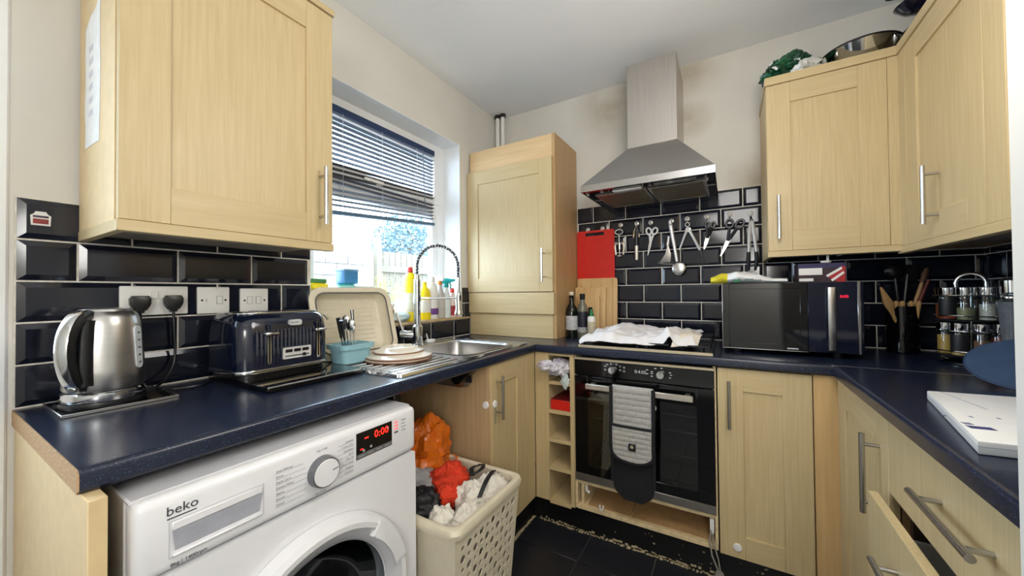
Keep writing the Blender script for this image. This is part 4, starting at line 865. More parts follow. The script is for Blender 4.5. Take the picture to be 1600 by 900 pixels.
hq = [(0.058, 0.196), (0.080, 0.198), (0.104, 0.185), (0.121, 0.155), (0.124, 0.115), (0.112, 0.078), (0.092, 0.055), (0.076, 0.048)]
def smoothp(P, n=4):
    out = []
    for i in range(len(P) - 1):
        p0, p1, p2, p3 = P[max(i - 1, 0)], P[i], P[i + 1], P[min(i + 2, len(P) - 1)]
        for k in range(n):
            t = k / n; out.append(tuple(0.5 * ((2 * b) + (c - a) * t + (2 * a - 5 * b + 4 * c - d_) * t * t + (-a + 3 * b - 3 * c + d_) * t ** 3) for a, b, c, d_ in zip(p0, p1, p2, p3)))
    return out + [tuple(P[-1])]
hq = smoothp(hq)
hsec = MB(); wid = Vector((-hd.y, hd.x, 0)) 
def ribbon(mb, path, off_in, off_out, hw):
    vs = []
    for i, (r, z) in enumerate(path):
        a = path[max(i - 1, 0)]; b = path[min(i + 1, len(path) - 1)]; t = Vector((b[0] - a[0], b[1] - a[1])).normalized(); nn = Vector((-t.y, t.x))
        for o, ww in ((off_out, hw * 0.7), (off_out * 0.3 + off_in * 0.7, hw), (off_in, hw * 0.6)):
            pass
        for o, ww in ((off_out, -hw * 0.75), (off_out, hw * 0.75), ((off_in + off_out) / 2, hw), (off_in, hw * 0.7), (off_in, -hw * 0.7), ((off_in + off_out) / 2, -hw)):
            vs.append(kp(r + nn.x * o, z + nn.y * o) + wid * ww)
    m_ = len(path); fs = [(i * 6 + k, i * 6 + (k + 1) % 6, (i + 1) * 6 + (k + 1) % 6, (i + 1) * 6 + k) for i in range(m_ - 1) for k in range(6)] + [list(range(6)), list(range((m_ - 1) * 6, m_ * 6))]
    mb.add(vs, fs); return mb
part('handle', ribbon(MB(), hq, -0.016, 0.010, 0.015), blk, kt, 'curved black handle')
part('handle_trim', ribbon(MB(), hq, 0.0095, 0.0125, 0.0115), chrome, kt)
part('handle_mount', MB().tube([kp(0.066, 0.188), kp(0.072, 0.12), kp(0.0745, 0.05)], [0.020, 0.021, 0.024], 12), blk, kt)
part('switch', MB().box(-0.016, 0.016, -0.01, 0.012, -0.004, 0.004, 0.003) if False else MB().tube([kp(0.093, 0.050), kp(0.106, 0.045)], [0.012, 0.008], 10), steelh, kt)
gd = Vector((0.72, 0.69, 0)).normalized()
gv = MB(); gw_ = Vector((-gd.y, gd.x, 0)); base = Vector((kx, ky, kz))
gp = [(a, b) for a, b in rrect(-0.010, 0.010, 0.075, 0.172, 0.0098)]
def gpt(u, z, o):
    rr_ = (0.0805 - max(0, z - 0.04) * 0.062) * KS + o; return base + gd * rr_ + gw_ * u + Vector((0, 0, z * KH))
nn = len(gp); gv.add([gpt(u, z, -0.004) for u, z in gp] + [gpt(u, z, 0.0035) for u, z in gp], [list(range(nn, 2 * nn))] + [(i, (i + 1) % nn, nn + (i + 1) % nn, nn + i) for i in range(nn)])
wg = part('water_gauge', gv, mat('gauge_clear', (206, 212, 214), 0.2), kt, 'pale water level window')
for k in range(5): part('gauge_mark', MB().box(-0.0025, 0.0025, -0.0005, 0.0005, -0.002, 0.002).__class__(Matrix.Translation(gpt(0, 0.088 + k * 0.017, 0.004))).box(-0.0022, 0.0022, -0.0022, 0.0022, -0.002, 0.002), mat('gauge_ink', (70, 74, 80), 0.5), wg)

# black glass board under the toaster
tb = thing('worktop_saver', 'black glass board under the toaster', 'board', (-1.25, 0.665, WT))
part('slab', MB().box(-1.435, -1.070, 0.515, 0.812, WT + 0.001, WT + 0.016, 0.0015), blkg, tb)
part('edge_strip', MB().box(-1.076, -1.0665, 0.515, 0.812, WT + 0.012, WT + 0.0168, 0.001), steelh, tb)
# toaster
to = thing('toaster', 'four-slot navy ribbed toaster with chrome trim', 'toaster', (-1.335, 0.65, WT + 0.016))
tx0, tx1, ty0, ty1, tz0, tz1 = -1.445, -1.222, 0.508, 0.794, WT + 0.036, 1.118
def toaster_body(ins, z0, z1, r, rib=0.0):
    mb = MB(); N = 14; vs = []; ringn = None
    levels = [(z0, 0), (z0 + 0.02, -0.001), ((z0 + z1) / 2, -0.002), (z1 - 0.05, 0.001), (z1 - 0.025, 0.006), (z1 - 0.010, 0.014), (z1, 0.028)]
    for z, i2 in levels:
        ring = rrect(tx0 + ins + i2, tx1 - ins - i2, ty0 + ins + i2 * 0.5, ty1 - ins - i2 * 0.5, r, 6)
        ringn = len(ring); vs += [(x, y, z) for x, y in ring]
    fs = [(q * ringn + i, q * ringn + (i + 1) % ringn, (q + 1) * ringn + (i + 1) % ringn, (q + 1) * ringn + i) for q in range(len(levels) - 1) for i in range(ringn)]
    fs += [list(range(ringn))[::-1], list(range((len(levels) - 1) * ringn, len(levels) * ringn))]
    mb.add(vs, fs); return mb
part('shell', toaster_body(0, tz0, tz1, 0.045), navy, to)
TF = FL(tx1)
for k in range(17):
    y = ty0 + 0.05 + k * (ty1 - ty0 - 0.10) / 16
    part('rib', MB(TF).tube([(y, tz0 + 0.012, -0.001), (y, tz0 + 0.06, 0.0005), (y, tz1 - 0.062, 0.0005), (y, tz1 - 0.05, -0.002)], [0.004, 0.0062, 0.0062, 0.003], 8), navy, to)
part('base', MB().prism(rrect(tx0 - 0.003, tx1 + 0.005, ty0 - 0.004, ty1 + 0.004, 0.046, 6), tz0 - 0.006, tz0 + 0.005, bev=0.002), chrome, to, 'chrome base band')
part('foot_base', MB().prism(rrect(tx0 + 0.008, tx1 - 0.006, ty0 + 0.008, ty1 - 0.008, 0.04, 6), WT + 0.0165, tz0 - 0.006), blk, to)
part('top_plate', MB().prism(rrect(tx0 + 0.030, tx1 - 0.030, ty0 + 0.016, ty1 - 0.016, 0.03, 6), tz1 - 0.001, tz1 + 0.004, bev=0.002), chrome, to, 'polished chrome top plate')
for k in range(4):
    y = ty0 + 0.045 + k * 0.058
    part('slot', MB().box(tx0 + 0.045, tx1 - 0.045, y, y + 0.024, tz1 + 0.0025, tz1 + 0.0048, 0.0008), blkm, to)
part('end_cap_trim', MB().tube([(tx1 - 0.010, ty1 - 0.02, tz1 - 0.01), (tx1 - 0.004, ty1 - 0.006, tz1 - 0.03)] , 0.004, 8), chrome, to)
for y in (0.590, 0.745):
    lv = part('lever_track', MB(TF).prism(rrect(y - 0.0055, y + 0.0055, 0.962, 1.090, 0.005), 0.0045, 0.0068), chrome, to)
    part('slot_gap', MB(TF).box(y - 0.0022, y + 0.0022, 0.968, 1.084, 0.0066, 0.0074), blk, lv)
    part('lever', MB(TF).box(y - 0.020, y + 0.020, 1.054, 1.062, 0.006, 0.026, 0.003, seg=2), chrome, lv)
bp_ = part('badge', MB(TF).prism(rrect(0.650, 0.690, 1.078, 1.096, 0.007), -0.006, 0.006), mat('pale_badge', (226, 226, 224), 0.3, 0.2), to, 'small chrome name badge')
text_part('badge_text', 'Breville', 0.0085, TF @ Matrix.Translation((0.6535, 1.0845, 0.0062)), inkd, bp_, 0.0002)
cpn = part('button_panel', MB(TF).prism(rrect(0.629, 0.719, 0.972, 1.008, 0.004), 0.003, 0.0078), mat('pale_badge', (226, 226, 224), 0.3, 0.2), to, 'chrome button panel')
for k in range(3): part('button', MB(TF).box(0.636 + k * 0.0265, 0.658 + k * 0.0265, 0.992, 1.002, 0.0076, 0.0095, 0.001), blk, cpn)
part('dial', MB(TF).box(0.690, 0.699, 0.976, 0.986, 0.0076, 0.014, 0.001).box(0.636, 0.712, 0.979, 0.982, 0.0076, 0.0086), blk, cpn)

# cutlery caddy
cd = thing('cutlery_caddy', 'pale blue plastic cutlery caddy beside the toaster', 'caddy', (-1.26, 0.905, WT + 0.004))
blue = mat('pale_blue_plastic', (150, 196, 208), 0.4, var=0.04)
cz = WT + 0.0085
def caddy_ring(x0, x1, y0, y1, r): return rrect(x0, x1, y0, y1, r, 5)
A = [caddy_ring(-1.300, -1.212, 0.843, 0.957, 0.02), caddy_ring(-1.306, -1.206, 0.836, 0.964, 0.024), caddy_ring(-1.316, -1.196, 0.828, 0.972, 0.026), caddy_ring(-1.318, -1.194, 0.826, 0.974, 0.026), caddy_ring(-1.306, -1.206, 0.838, 0.962, 0.022), caddy_ring(-1.296, -1.216, 0.848, 0.952, 0.018)]
Z = [cz, cz + 0.050, cz + 0.052, cz + 0.070, cz + 0.070, cz + 0.006]
n = len(A[0]); mb = MB(); mb.add([(x, y, z) for ring, z in zip(A, Z) for x, y in ring], [(r * n + i, r * n + (i + 1) % n, (r + 1) * n + (i + 1) % n, (r + 1) * n + i) for r in range(5) for i in range(n)] + [list(range(n)), list(range(5 * n, 6 * n))])
part('tub', mb, blue, cd); part('divider', MB().box(-1.300, -1.210, 0.897, 0.901, cz + 0.006, cz + 0.064), blue, cd)
def cutlery(kind, p0, p1, label, mt, hm=None):
    t = thing(kind, label, 'cutlery', p0, group='cutlery in the blue caddy'); a, b = Vector(p0), Vector(p1); dvec = (b - a).normalized(); q = dvec.cross(Vector((0.6, -0.8, 0))).normalized(); r2 = dvec.cross(q)
    M_ = Matrix((q, r2, dvec)).transposed().to_4x4(); M_.translation = a; Ln = (b - a).length
    part('handle' if hm else 'stem', MB(M_).tube([(0, 0, 0), (0, 0, Ln * 0.55), (0, 0, Ln * 0.72)], [0.0035, 0.003, 0.0035], 8), mt, t)
    if kind == 'spoon': part('spoon_bowl', MB(M_).sphere((0, 0.003, Ln * 0.86), (0.017, 0.006, Ln * 0.15), 14, 8), mt, t)
    elif kind == 'fork':
        fk = MB(M_).box(-0.011, 0.011, -0.001, 0.001, Ln * 0.70, Ln * 0.82, 0.0005)
        for e in (-0.0095, -0.0032, 0.0032, 0.0095): fk.box(e - 0.0014, e + 0.0014, -0.001, 0.001, Ln * 0.82, Ln, 0.0004)
        part('tines', fk, mt, t)
    elif kind == 'knife': part('grip', MB(M_).tube([(0, 0, Ln * 0.5), (0, 0, Ln * 0.75), (0, 0, Ln)], [0.004, 0.0065, 0.0075], 10), hm or mt, t)
b0 = cz + 0.012
cutlery('knife', (-1.245, 0.88, b0), (-1.225, 0.838, b0 + 0.150), 'black-handled knife leaning left in the blue caddy', chrome, blk)
cutlery('knife', (-1.265, 0.88, b0), (-1.262, 0.850, b0 + 0.158), 'second black-handled knife in the blue caddy', chrome, blk)
cutlery('spoon', (-1.250, 0.89, b0), (-1.245, 0.868, b0 + 0.165), 'steel spoon standing bowl up in the blue caddy', chrome)
cutlery('spoon', (-1.235, 0.885, b0), (-1.230, 0.880, b0 + 0.150), 'short steel spoon at the front of the blue caddy', chrome)
cutlery('fork', (-1.270, 0.888, b0), (-1.275, 0.876, b0 + 0.160), 'steel fork standing tines up in the blue caddy', chrome)
cutlery('knife', (-1.255, 0.92, b0), (-1.270, 0.915, b0 + 0.185), 'tall steel table knife upright on the right of the blue caddy', steelh)

# cream washing-up bowl leaning on the wall
lb = thing('washing_up_bowl', 'cream plastic washing-up bowl stood on edge against the wall', 'bowl', (-1.37, 1.02, WT + 0.004))
LM = Matrix.Translation((-1.312, 0.990, WT + 0.0065)) @ Matrix.Rotation(math.radians(-7), 4, 'Z') @ Matrix.Rotation(math.radians(-17), 4, 'Y') @ Matrix(((0, 0, 1, 0), (1, 0, 0, 0), (0, 1, 0, 0), (0, 0, 0, 1)))
A = [(-0.180, 0.180, 0, 0.300, 0.055, 0.0), (-0.180, 0.180, 0, 0.300, 0.055, 0.008), (-0.172, 0.172, 0.008, 0.292, 0.05, 0.011), (-0.158, 0.158, 0.022, 0.278, 0.04, 0.008), (-0.146, 0.146, 0.034, 0.266, 0.035, -0.045), (-0.140, 0.140, 0.04, 0.26, 0.03, -0.05)]
n = 24; vs = []
for u0, u1, v0, v1, r, w_ in A: vs += [(u, v, w_) for u, v in rrect(u0, u1, v0, v1, r, 5)]
n = len(rrect(0, 1, 0, 1, 0.1, 5)); fs = [(r * n + i, r * n + (i + 1) % n, (r + 1) * n + (i + 1) % n, (r + 1) * n + i) for r in range(5) for i in range(n)] + [list(range(5 * n, 6 * n))]
part('shell', MB(LM).add(vs, fs), cream, lb, smooth=50)
for k in range(9): part('base_ridge', MB(LM).box(-0.11, 0.11, 0.062 + k * 0.02, 0.066 + k * 0.02, -0.051, -0.0485, 0.0006), cream, lb)
part('groove', MB(LM).tube([(u, v, 0.0080) for u, v in rrect(-0.156, 0.156, 0.024, 0.276, 0.04, 5)], 0.0034, 6, closed=True), mat('dark_groove_grey', (110, 108, 104), 0.5), lb)

# sockets, plugs and switches
def faceplate(name, label, u0, u1, v0, v1, cat):
    t = thing(name, label, cat, (XL + 0.011, (u0 + u1) / 2, v0)); part('plate', MB(FL(XL + 0.0108)).box(u0, u1, v0, v1, 0, 0.009, 0.003, seg=2), white, t); return t
F9 = FL(XL + 0.0198)
s1 = faceplate('double_socket', 'white double wall socket with two black plugs above the kettle', 0.318, 0.467, 1.121, 1.205, 'socket')
for u in (0.390, 0.408): part('rocker', MB(F9).box(u - 0.0075, u + 0.0075, 1.168, 1.190, -0.001, 0.003, 0.001), white, s1)
greyline = mat('switch_outline', (150, 148, 146), 0.6)
s2 = faceplate('fused_switch', 'white switched wall plate next to the double socket', 0.490, 0.577, 1.118, 1.204, 'switch')
s3 = faceplate('double_switch', 'white wall plate above the toaster with two small rockers', 0.608, 0.697, 1.115, 1.200, 'switch')
part('rocker', frame4(MB(F9), 0.540, 0.557, 1.148, 1.174, 0.001, -0.001, 0.0012, 0), greyline, s2); part('rocker_face', MB(F9).box(0.541, 0.556, 1.149, 1.173, -0.001, 0.0025, 0.001), white, s2)
part('neon', MB(F9).box(0.513, 0.5145, 1.156, 1.166, 0, 0.0006), greyline, s2)
for u in (0.502, 0.565): part('screw', MB(F9).lathe([(0.0032, 0), (0.0032, 0.0008), (0, 0.0008)], (u, 1.161, 0), 12), blkm, s2)
for u in (0.637, 0.664): 
    part('rocker', frame4(MB(F9), u - 0.008, u + 0.008, 1.145, 1.172, 0.001, -0.001, 0.0012, 0), greyline, s3); part('rocker_face', MB(F9).box(u - 0.007, u + 0.007, 1.146, 1.171, -0.001, 0.0025, 0.001), white, s3)
for u in (0.621, 0.684): part('screw', MB(F9).lathe([(0.0032, 0), (0.0032, 0.0008), (0, 0.0008)], (u, 1.158, 0), 12), blkm, s3)
def plug(u, v, label, path):
    t = thing('mains_plug', label, 'plug', (XL + 0.02, u, v))
    part('plug_body', MB(F9).prism([(u + a * 0.92, v + b) for a, b in [(-0.023, -0.004), (-0.019, -0.014), (-0.008, -0.019), (-0.007, -0.03), (0.007, -0.03), (0.008, -0.019), (0.019, -0.014), (0.023, -0.004), (0.0235, 0.010), (0.018, 0.019), (-0.018, 0.019), (-0.0235, 0.010)]], 0.0005, 0.026, bev=0.004), blk, t)
    part('cable', MB().tube(smoothp(path, 5), 0.0035, 8), blk, t, 'black mains cable')
xw = XL + 0.034
plug(0.356, 1.158, 'left black mains plug in the double socket', [(xw, 0.356, 1.130), (xw, 0.356, 1.07), (xw + 0.01, 0.352, 0.99), (xw + 0.02, 0.345, 0.93), (xw + 0.03, 0.34, WT + 0.006), (xw + 0.05, 0.345, WT + 0.006)])
plug(0.428, 1.159, 'right black mains plug in the double socket', [(xw, 0.428, 1.130), (xw, 0.430, 1.07), (xw, 0.432, 1.01), (xw + 0.005, 0.425, 0.965), (xw + 0.02, 0.40, 0.93), (xw + 0.04, 0.38, WT + 0.008), (xw + 0.09, 0.40, WT + 0.0055), (xw + 0.10, 0.46, WT + 0.0055), (xw + 0.06, 0.50, WT + 0.0055)])

# ================================================================ WINDOW SILL OBJECTS
SZ = WZ0 + 0.0125
def lathe_bottle(name, label, cat, x, y, prof, mt, parts, group=None, sx=1.0, sy=1.0):
    t = thing(name, label, cat, (x, y, SZ), group=group); part('bottle', MB().lathe(prof, (x, y, SZ), 24, sx=sx, sy=sy), mt, t)
    for nm, pf, mm in parts:
        part(nm, MB().lathe(pf, (x, y, SZ), 20, sx=sx if nm in ('label', 'base_band') else 1, sy=sy if nm in ('label', 'base_band') else 1), mm, t)
    return t
yel = mat('yellow_plastic', (246, 222, 24), 0.35, var=0.03); redc = mat('red_cap', (224, 62, 50), 0.4); whitel = mat('white_label', (238, 236, 232), 0.5, var=0.04)
lathe_bottle('bleach_bottle', 'tall yellow bleach bottle with red cap left of the tap riser', 'bottle', -1.505, 1.445, [(0, 0), (0.040, 0), (0.043, 0.01), (0.043, 0.20), (0.041, 0.225), (0.032, 0.248), (0.018, 0.262), (0.014, 0.264)], yel, [('label', [(0.0435, 0.05), (0.0437, 0.052), (0.0437, 0.15), (0.0435, 0.152)], mat('bleach_label', (232, 226, 196), 0.5, var=0.1)), ('cap', [(0.014, 0.258), (0.0155, 0.262), (0.014, 0.29), (0.008, 0.295), (0, 0.295)], redc)], sy=0.85)
lathe_bottle('detergent_bottle', 'short yellow bottle right behind the tap riser', 'bottle', -1.515, 1.565, [(0, 0), (0.034, 0), (0.036, 0.01), (0.036, 0.14), (0.031, 0.165), (0.015, 0.19), (0.012, 0.195)], yel, [('label', [(0.0365, 0.04), (0.0367, 0.042), (0.0367, 0.11), (0.0365, 0.112)], whitel), ('cap', [(0.0125, 0.186), (0.0135, 0.19), (0.012, 0.215), (0, 0.217)], yel)])
lathe_bottle('softener_bottle', 'white bottle with purple label on the sill behind the tap arm', 'bottle', -1.51, 1.622, [(0, 0), (0.034, 0), (0.036, 0.01), (0.036, 0.15), (0.033, 0.175), (0.018, 0.21), (0.016, 0.22)], white, [('label', [(0.0365, 0.025), (0.0367, 0.027), (0.0367, 0.06), (0.0365, 0.062)], mat('purple_label', (120, 70, 150), 0.5, var=0.2, vscale=120)), ('cap', [(0.0175, 0.216), (0.019, 0.22), (0.018, 0.245), (0, 0.247)], white)])
def spray_bottle(name, label, x, y, body, bh, trigm, capm, h=0.20, r=0.031, lab=None, rot=0.0):
    t = thing(name, label, 'spray bottle', (x, y, SZ))
    part('bottle', MB().lathe([(0, 0), (r, 0), (r * 1.05, 0.01), (r * 1.05, h * 0.55), (r * 0.85, h * 0.72), (0.013, h * 0.9), (0.012, h)], (x, y, SZ), 22), body, t)
    if lab: part('label', MB().lathe([(r * 1.06, h * 0.1), (r * 1.07, h * 0.12), (r * 1.07, h * 0.45), (r * 1.06, h * 0.47)], (x, y, SZ), 22), lab, t)
    part('collar', MB().lathe([(0.0145, h - 0.005), (0.0155, h), (0.0145, h + 0.02), (0, h + 0.022)], (x, y, SZ), 16), capm, t)
    M_ = loc(x, y, SZ + h + 0.018, rot)
    part('spray_head', MB(M_).prism([(-0.025, 0.0), (0.012, 0.0), (0.045, 0.014), (0.047, 0.028), (0.0, 0.034), (-0.027, 0.022)], -0.010, 0.010, bev=0.003).__class__(M_ @ Matrix(((1, 0, 0, 0), (0, 0, -1, 0), (0, 1, 0, 0), (0, 0, 0, 1)))).prism([(-0.025, 0.0), (0.012, 0.0), (0.045, 0.014), (0.047, 0.028), (0.0, 0.034), (-0.027, 0.022)], -0.010, 0.010, bev=0.003), trigm, t)
    part('trigger', MB(M_).tube([(0.022, 0, 0.008), (0.030, 0, -0.012), (0.026, 0, -0.035)], [0.005, 0.0045, 0.004], 8), trigm, t)
    part('nozzle', MB(M_).cyl((0.044, 0, 0.021), (0.056, 0, 0.021), 0.008, n=12), capm, t)
teal = mat('teal_plastic', (20, 168, 168), 0.35)
spray_bottle('trigger_spray', 'white trigger spray bottle with grey body behind the tap arm', -1.515, 1.695, mat('grey_translucent', (200, 196, 190), 0.4), 0.2, white, mat('orange_nozzle', (220, 140, 70), 0.4), h=0.205, rot=math.radians(200))
spray_bottle('trigger_spray', 'clear trigger spray bottle with teal head near the right window reveal', -1.500, 1.738, mat('clear_whitish', (226, 236, 236), 0.25), 0.2, teal, teal, h=0.19, r=0.026, rot=math.radians(20))
lathe_bottle('dish_soap_bottle', 'clear washing-up bottle with red label and red cap on the sill', 'bottle', -1.497, 1.790, [(0, 0), (0.030, 0), (0.033, 0.01), (0.033, 0.075), (0.028, 0.11), (0.014, 0.15), (0.012, 0.155)], mat('clear_pink', (236, 216, 212), 0.2), [('label', [(0.0335, 0.012), (0.0337, 0.014), (0.0337, 0.070), (0.0335, 0.072)], mat('red_label', (190, 34, 44), 0.45, var=0.3, vscale=60)), ('cap', [(0.0135, 0.152), (0.015, 0.155), (0.012, 0.18), (0, 0.182)], redc)])
lathe_bottle('dish_soap_bottle', 'clear bottle with green liquid at the far right end of the sill', 'bottle', -1.490, 1.862, [(0, 0), (0.026, 0), (0.029, 0.01), (0.029, 0.08), (0.025, 0.115), (0.013, 0.15), (0.011, 0.155)], mat('clear_greenish', (208, 226, 220), 0.2), [('base_band', [(0.0293, 0.002), (0.0297, 0.004), (0.0297, 0.03), (0.0295, 0.032)], mat('green_liquid', (30, 130, 70), 0.3)), ('cap', [(0.0125, 0.152), (0.014, 0.155), (0.012, 0.175), (0, 0.177)], white)])
def crumple(name, label, cat, c, r, seed, mts, amp=0.35, split=None, group=None, n=28):
    t = thing(name, label, cat, (c[0], c[1], c[2] - r[2]), group=group)
    fn = lambda d: 1 + amp * noise.noise(d * 1.7 + Vector((seed, 0, 0))) + amp * 0.55 * abs(noise.noise(d * 4.1 + Vector((0, seed, 0)))) - amp * 0.25 * abs(noise.noise(d * 8.0 + Vector((0, 0, seed))))
    part('cloth' if cat != 'bag' else 'film', MB().sphere(c, r, n, n // 2 + 4, fn=fn), mts, t, smooth=60); return t
crumple('dishcloth', 'crumpled white dishcloth with teal stripe on the sill left of the tap', 'cloth', (-1.445 - 0.045, 1.355, SZ + 0.024), (0.035, 0.07, 0.024), 4.2, mat('dishcloth', (226, 224, 220), 0.9, var=0, col2=(150, 190, 190), vscale=14))
t = thing('food_tub', 'round red-sided tub with green label behind the washing-up bowl', 'tub', (-1.53, 1.30, SZ))
part('tub', MB().lathe([(0, 0), (0.036, 0), (0.042, 0.08), (0.044, 0.085)], (-1.53, 1.30, SZ), 24), mat('tub_cream', (228, 206, 190), 0.4), t)
part('band', MB().lathe([(0.0395, 0.03), (0.0425, 0.031), (0.0436, 0.065), (0.0415, 0.066)], (-1.53, 1.30, SZ), 24), mat('tub_red_green', (190, 60, 60), 0.5, var=0, col2=(60, 140, 80), vscale=16), t)
part('lid', MB().lathe([(0.045, 0.084), (0.0465, 0.086), (0.0455, 0.097), (0, 0.098)], (-1.53, 1.30, SZ), 24), white, t)
t = thing('food_container', 'blue plastic container standing on a teal tub on the sill', 'container', (-1.55, 1.09, SZ + 0.196))
part('box', MB().box(-1.585, -1.515, 1.055, 1.128, SZ + 0.1965, SZ + 0.260, 0.006, seg=2), mat('blue_plastic', (66, 136, 190), 0.4), t)
part('lid', MB().box(-1.588, -1.512, 1.052, 1.131, SZ + 0.255, SZ + 0.265, 0.003), mat('blue_lid', (110, 160, 196), 0.4), t)
t = thing('food_tub', 'teal and white tub under the blue container on the sill', 'tub', (-1.52, 1.08, SZ))
part('tub', MB().lathe([(0, 0), (0.034, 0), (0.037, 0.185), (0.038, 0.190)], (-1.55, 1.085, SZ), 24), white, t); part('band', MB().lathe([(0.0375, 0.125), (0.0385, 0.126), (0.0390, 0.183), (0.0378, 0.184)], (-1.55, 1.085, SZ), 24), mat('teal_band', (60, 196, 196), 0.4), t); part('lid', MB().lathe([(0.039, 0.187), (0.040, 0.189), (0.039, 0.1955), (0, 0.196)], (-1.55, 1.085, SZ), 24), teal, t)
t = thing('white_bowl', 'white bowl on top of a jar behind the washing-up bowl', 'bowl', (-1.535, 1.175, SZ + 0.149))
part('bowl', MB().lathe([(0, 0), (0.03, 0), (0.048, 0.022), (0.056, 0.036), (0.054, 0.037), (0.045, 0.024), (0.0, 0.006)], (-1.535, 1.175, SZ + 0.150), 28), white, t)
t = thing('glass_jar', 'pale jar supporting the white bowl on the sill', 'jar', (-1.50, 1.17, SZ)); part('jar', MB().lathe([(0, 0), (0.035, 0), (0.037, 0.01), (0.037, 0.126), (0.032, 0.136)], (-1.535, 1.175, SZ), 22), mat('pale_jar', (214, 214, 206), 0.3), t); part('lid', MB().lathe([(0.034, 0.134), (0.0345, 0.149), (0, 0.1495)], (-1.535, 1.175, SZ), 22), white, t)
t = thing('side_plate', 'white plate propped behind the washing-up bowl on the sill', 'plate', (-1.53, 1.235, SZ)); part('plate', MB(Matrix.Translation((-1.535, 1.245, SZ + 0.06)) @ Matrix.Rotation(math.radians(72), 4, 'Y')).lathe([(0, 0.0), (0.035, 0.0), (0.060, 0.012), (0.0595, 0.014), (0.034, 0.003), (0, 0.003)], (0, 0, 0), 32), white, t); part('foot_ring', MB(Matrix.Translation((-1.535, 1.245, SZ + 0.06)) @ Matrix.Rotation(math.radians(72), 4, 'Y')).lathe([(0.032, 0), (0.032, -0.003), (0.029, -0.003), (0.029, 0)], (0, 0, 0), 32), white, t)
t = thing('sponge_pack', 'yellow and green sponge pack at the left end of the sill', 'sponge', (-1.546, 0.93, SZ + 0.17))
part('sponge', MB(loc(-1.546, 0.935, SZ + 0.186, 0.3)).box(-0.03, 0.03, -0.045, 0.045, -0.0145, 0.012, 0.005), yel, t); part('scourer', MB(loc(-1.546, 0.935, SZ + 0.204, 0.3)).box(-0.03, 0.03, -0.04, 0.035, -0.006, 0.012, 0.003), mat('green_scourer', (80, 140, 80), 0.8), t)
t = thing('storage_tin', 'pale tin under the sponge pack on the sill', 'tin', (-1.546, 0.935, SZ)); part('tin', MB().lathe([(0, 0), (0.042, 0), (0.042, 0.158), (0.0, 0.160)], (-1.546, 0.935, SZ), 24), white, t); part('lid', MB().lathe([(0.043, 0.156), (0.0435, 0.158), (0.0435, 0.170), (0, 0.171)], (-1.546, 0.935, SZ), 24), cream, t)
# ================================================================ LAUNDRY BASKET
lbk = thing('laundry_basket', 'cream plastic laundry basket with round holes beside the washing machine', 'basket', (-0.87, 0.99, 0))
bx0, bx1, by0, by1, bh = -1.085, -0.672, 0.808, 1.178, 0.50
def side_wall(P0, P1, Q0, Q1, holes, name):
    """one tapering side: bottom edge P0-P1, top edge Q0-Q1, round holes cut through it"""
    P0, P1, Q0, Q1 = map(Vector, (P0, P1, Q0, Q1)); mb = MB(); W_ = (Q1 - Q0).length; H_ = (Q0 - P0).length
    nn = (P1 - P0).cross(Q0 - P0).normalized(); th = 0.003
    pt = lambda a, b: (P0.lerp(P1, a)).lerp(Q0.lerp(Q1, a), b)
    nu, nv = holes; N = 8
    def cell(a0, a1, b0, b1, hole):
        corners = [(a0, b0), (a1, b0), (a1, b1), (a0, b1)]
        if not hole:
            vs = [pt(a, b) for a, b in corners]; vs += [v - nn * th for v in vs]; mb.add(vs, [(0, 1, 2, 3), (7, 6, 5, 4)]); return
        ca, cb = (a0 + a1) / 2, (b0 + b1) / 2; r = hole
        outer = []; inner = []
        for k in range(N):
            t = 2 * PI * (k + 0.5) / N; dx, dy = math.cos(t), math.sin(t); m_ = max(abs(dx), abs(dy))
            outer.append((ca + dx / m_ * (a1 - a0) / 2, cb + dy / m_ * (b1 - b0) / 2)); inner.append((ca + dx * r / W_, cb + dy * r / H_))
        outer2 = []
        vs = [pt(a, b) for a, b in outer] + [pt(a, b) for a, b in inner]; o2 = [v - nn * th for v in vs]
        fs = []
        for k in range(N):
            j = (k + 1) % N; fs += [(k, j, N + j, N + k), (2 * N + k, 3 * N + k, 3 * N + j, 2 * N + j), (N + k, N + j, 3 * N + j, 3 * N + k)]
        mb.add(vs + o2, fs)
        for ci, (ka, kb) in enumerate(((7 - 2, 6 - 0), (7, 0), (1, 2), (3, 4))): pass
        for (sa, sb, k1) in ((1, 1, 0), (-1, 1, 2), (-1, -1, 4), (1, -1, 6)):
            c = pt(ca + sa * (a1 - a0) / 2, cb + sb * (b1 - b0) / 2); v1 = vs[k1]; v2 = vs[(k1 + 1) % N]; mb.add([v1, c, v2, v1 - nn * th, c - nn * th, v2 - nn * th], [(0, 1, 2), (5, 4, 3)])
    if not nu: cell(0, 1, 0, 1, 0)
    else:
        ea = 0.06; cell(0, ea, 0, 1, 0); cell(1 - ea, 1, 0, 1, 0); cell(ea, 1 - ea, 0, 0.08, 0); cell(ea, 1 - ea, 0.90, 1, 0)
        for i in range(nu):
            for j in range(nv):
                a0 = ea + (1 - 2 * ea) * i / nu; a1 = ea + (1 - 2 * ea) * (i + 1) / nu; b0 = 0.08 + 0.82 * j / nv; b1 = 0.08 + 0.82 * (j + 1) / nv
                cell(a0, a1, b0, b1, (0.0125, 0.008)[(i + j) % 2])
    return part(name, mb, cream, lbk, smooth=20)
tpn = 0.035
B_ = [(bx0 + tpn, by0 + tpn, 0.004), (bx1 - tpn, by0 + tpn, 0.004), (bx1 - tpn, by1 - tpn, 0.004), (bx0 + tpn, by1 - tpn, 0.004)]
T_ = [(bx0, by0, bh), (bx1, by0, bh), (bx1, by1, bh), (bx0, by1, bh)]
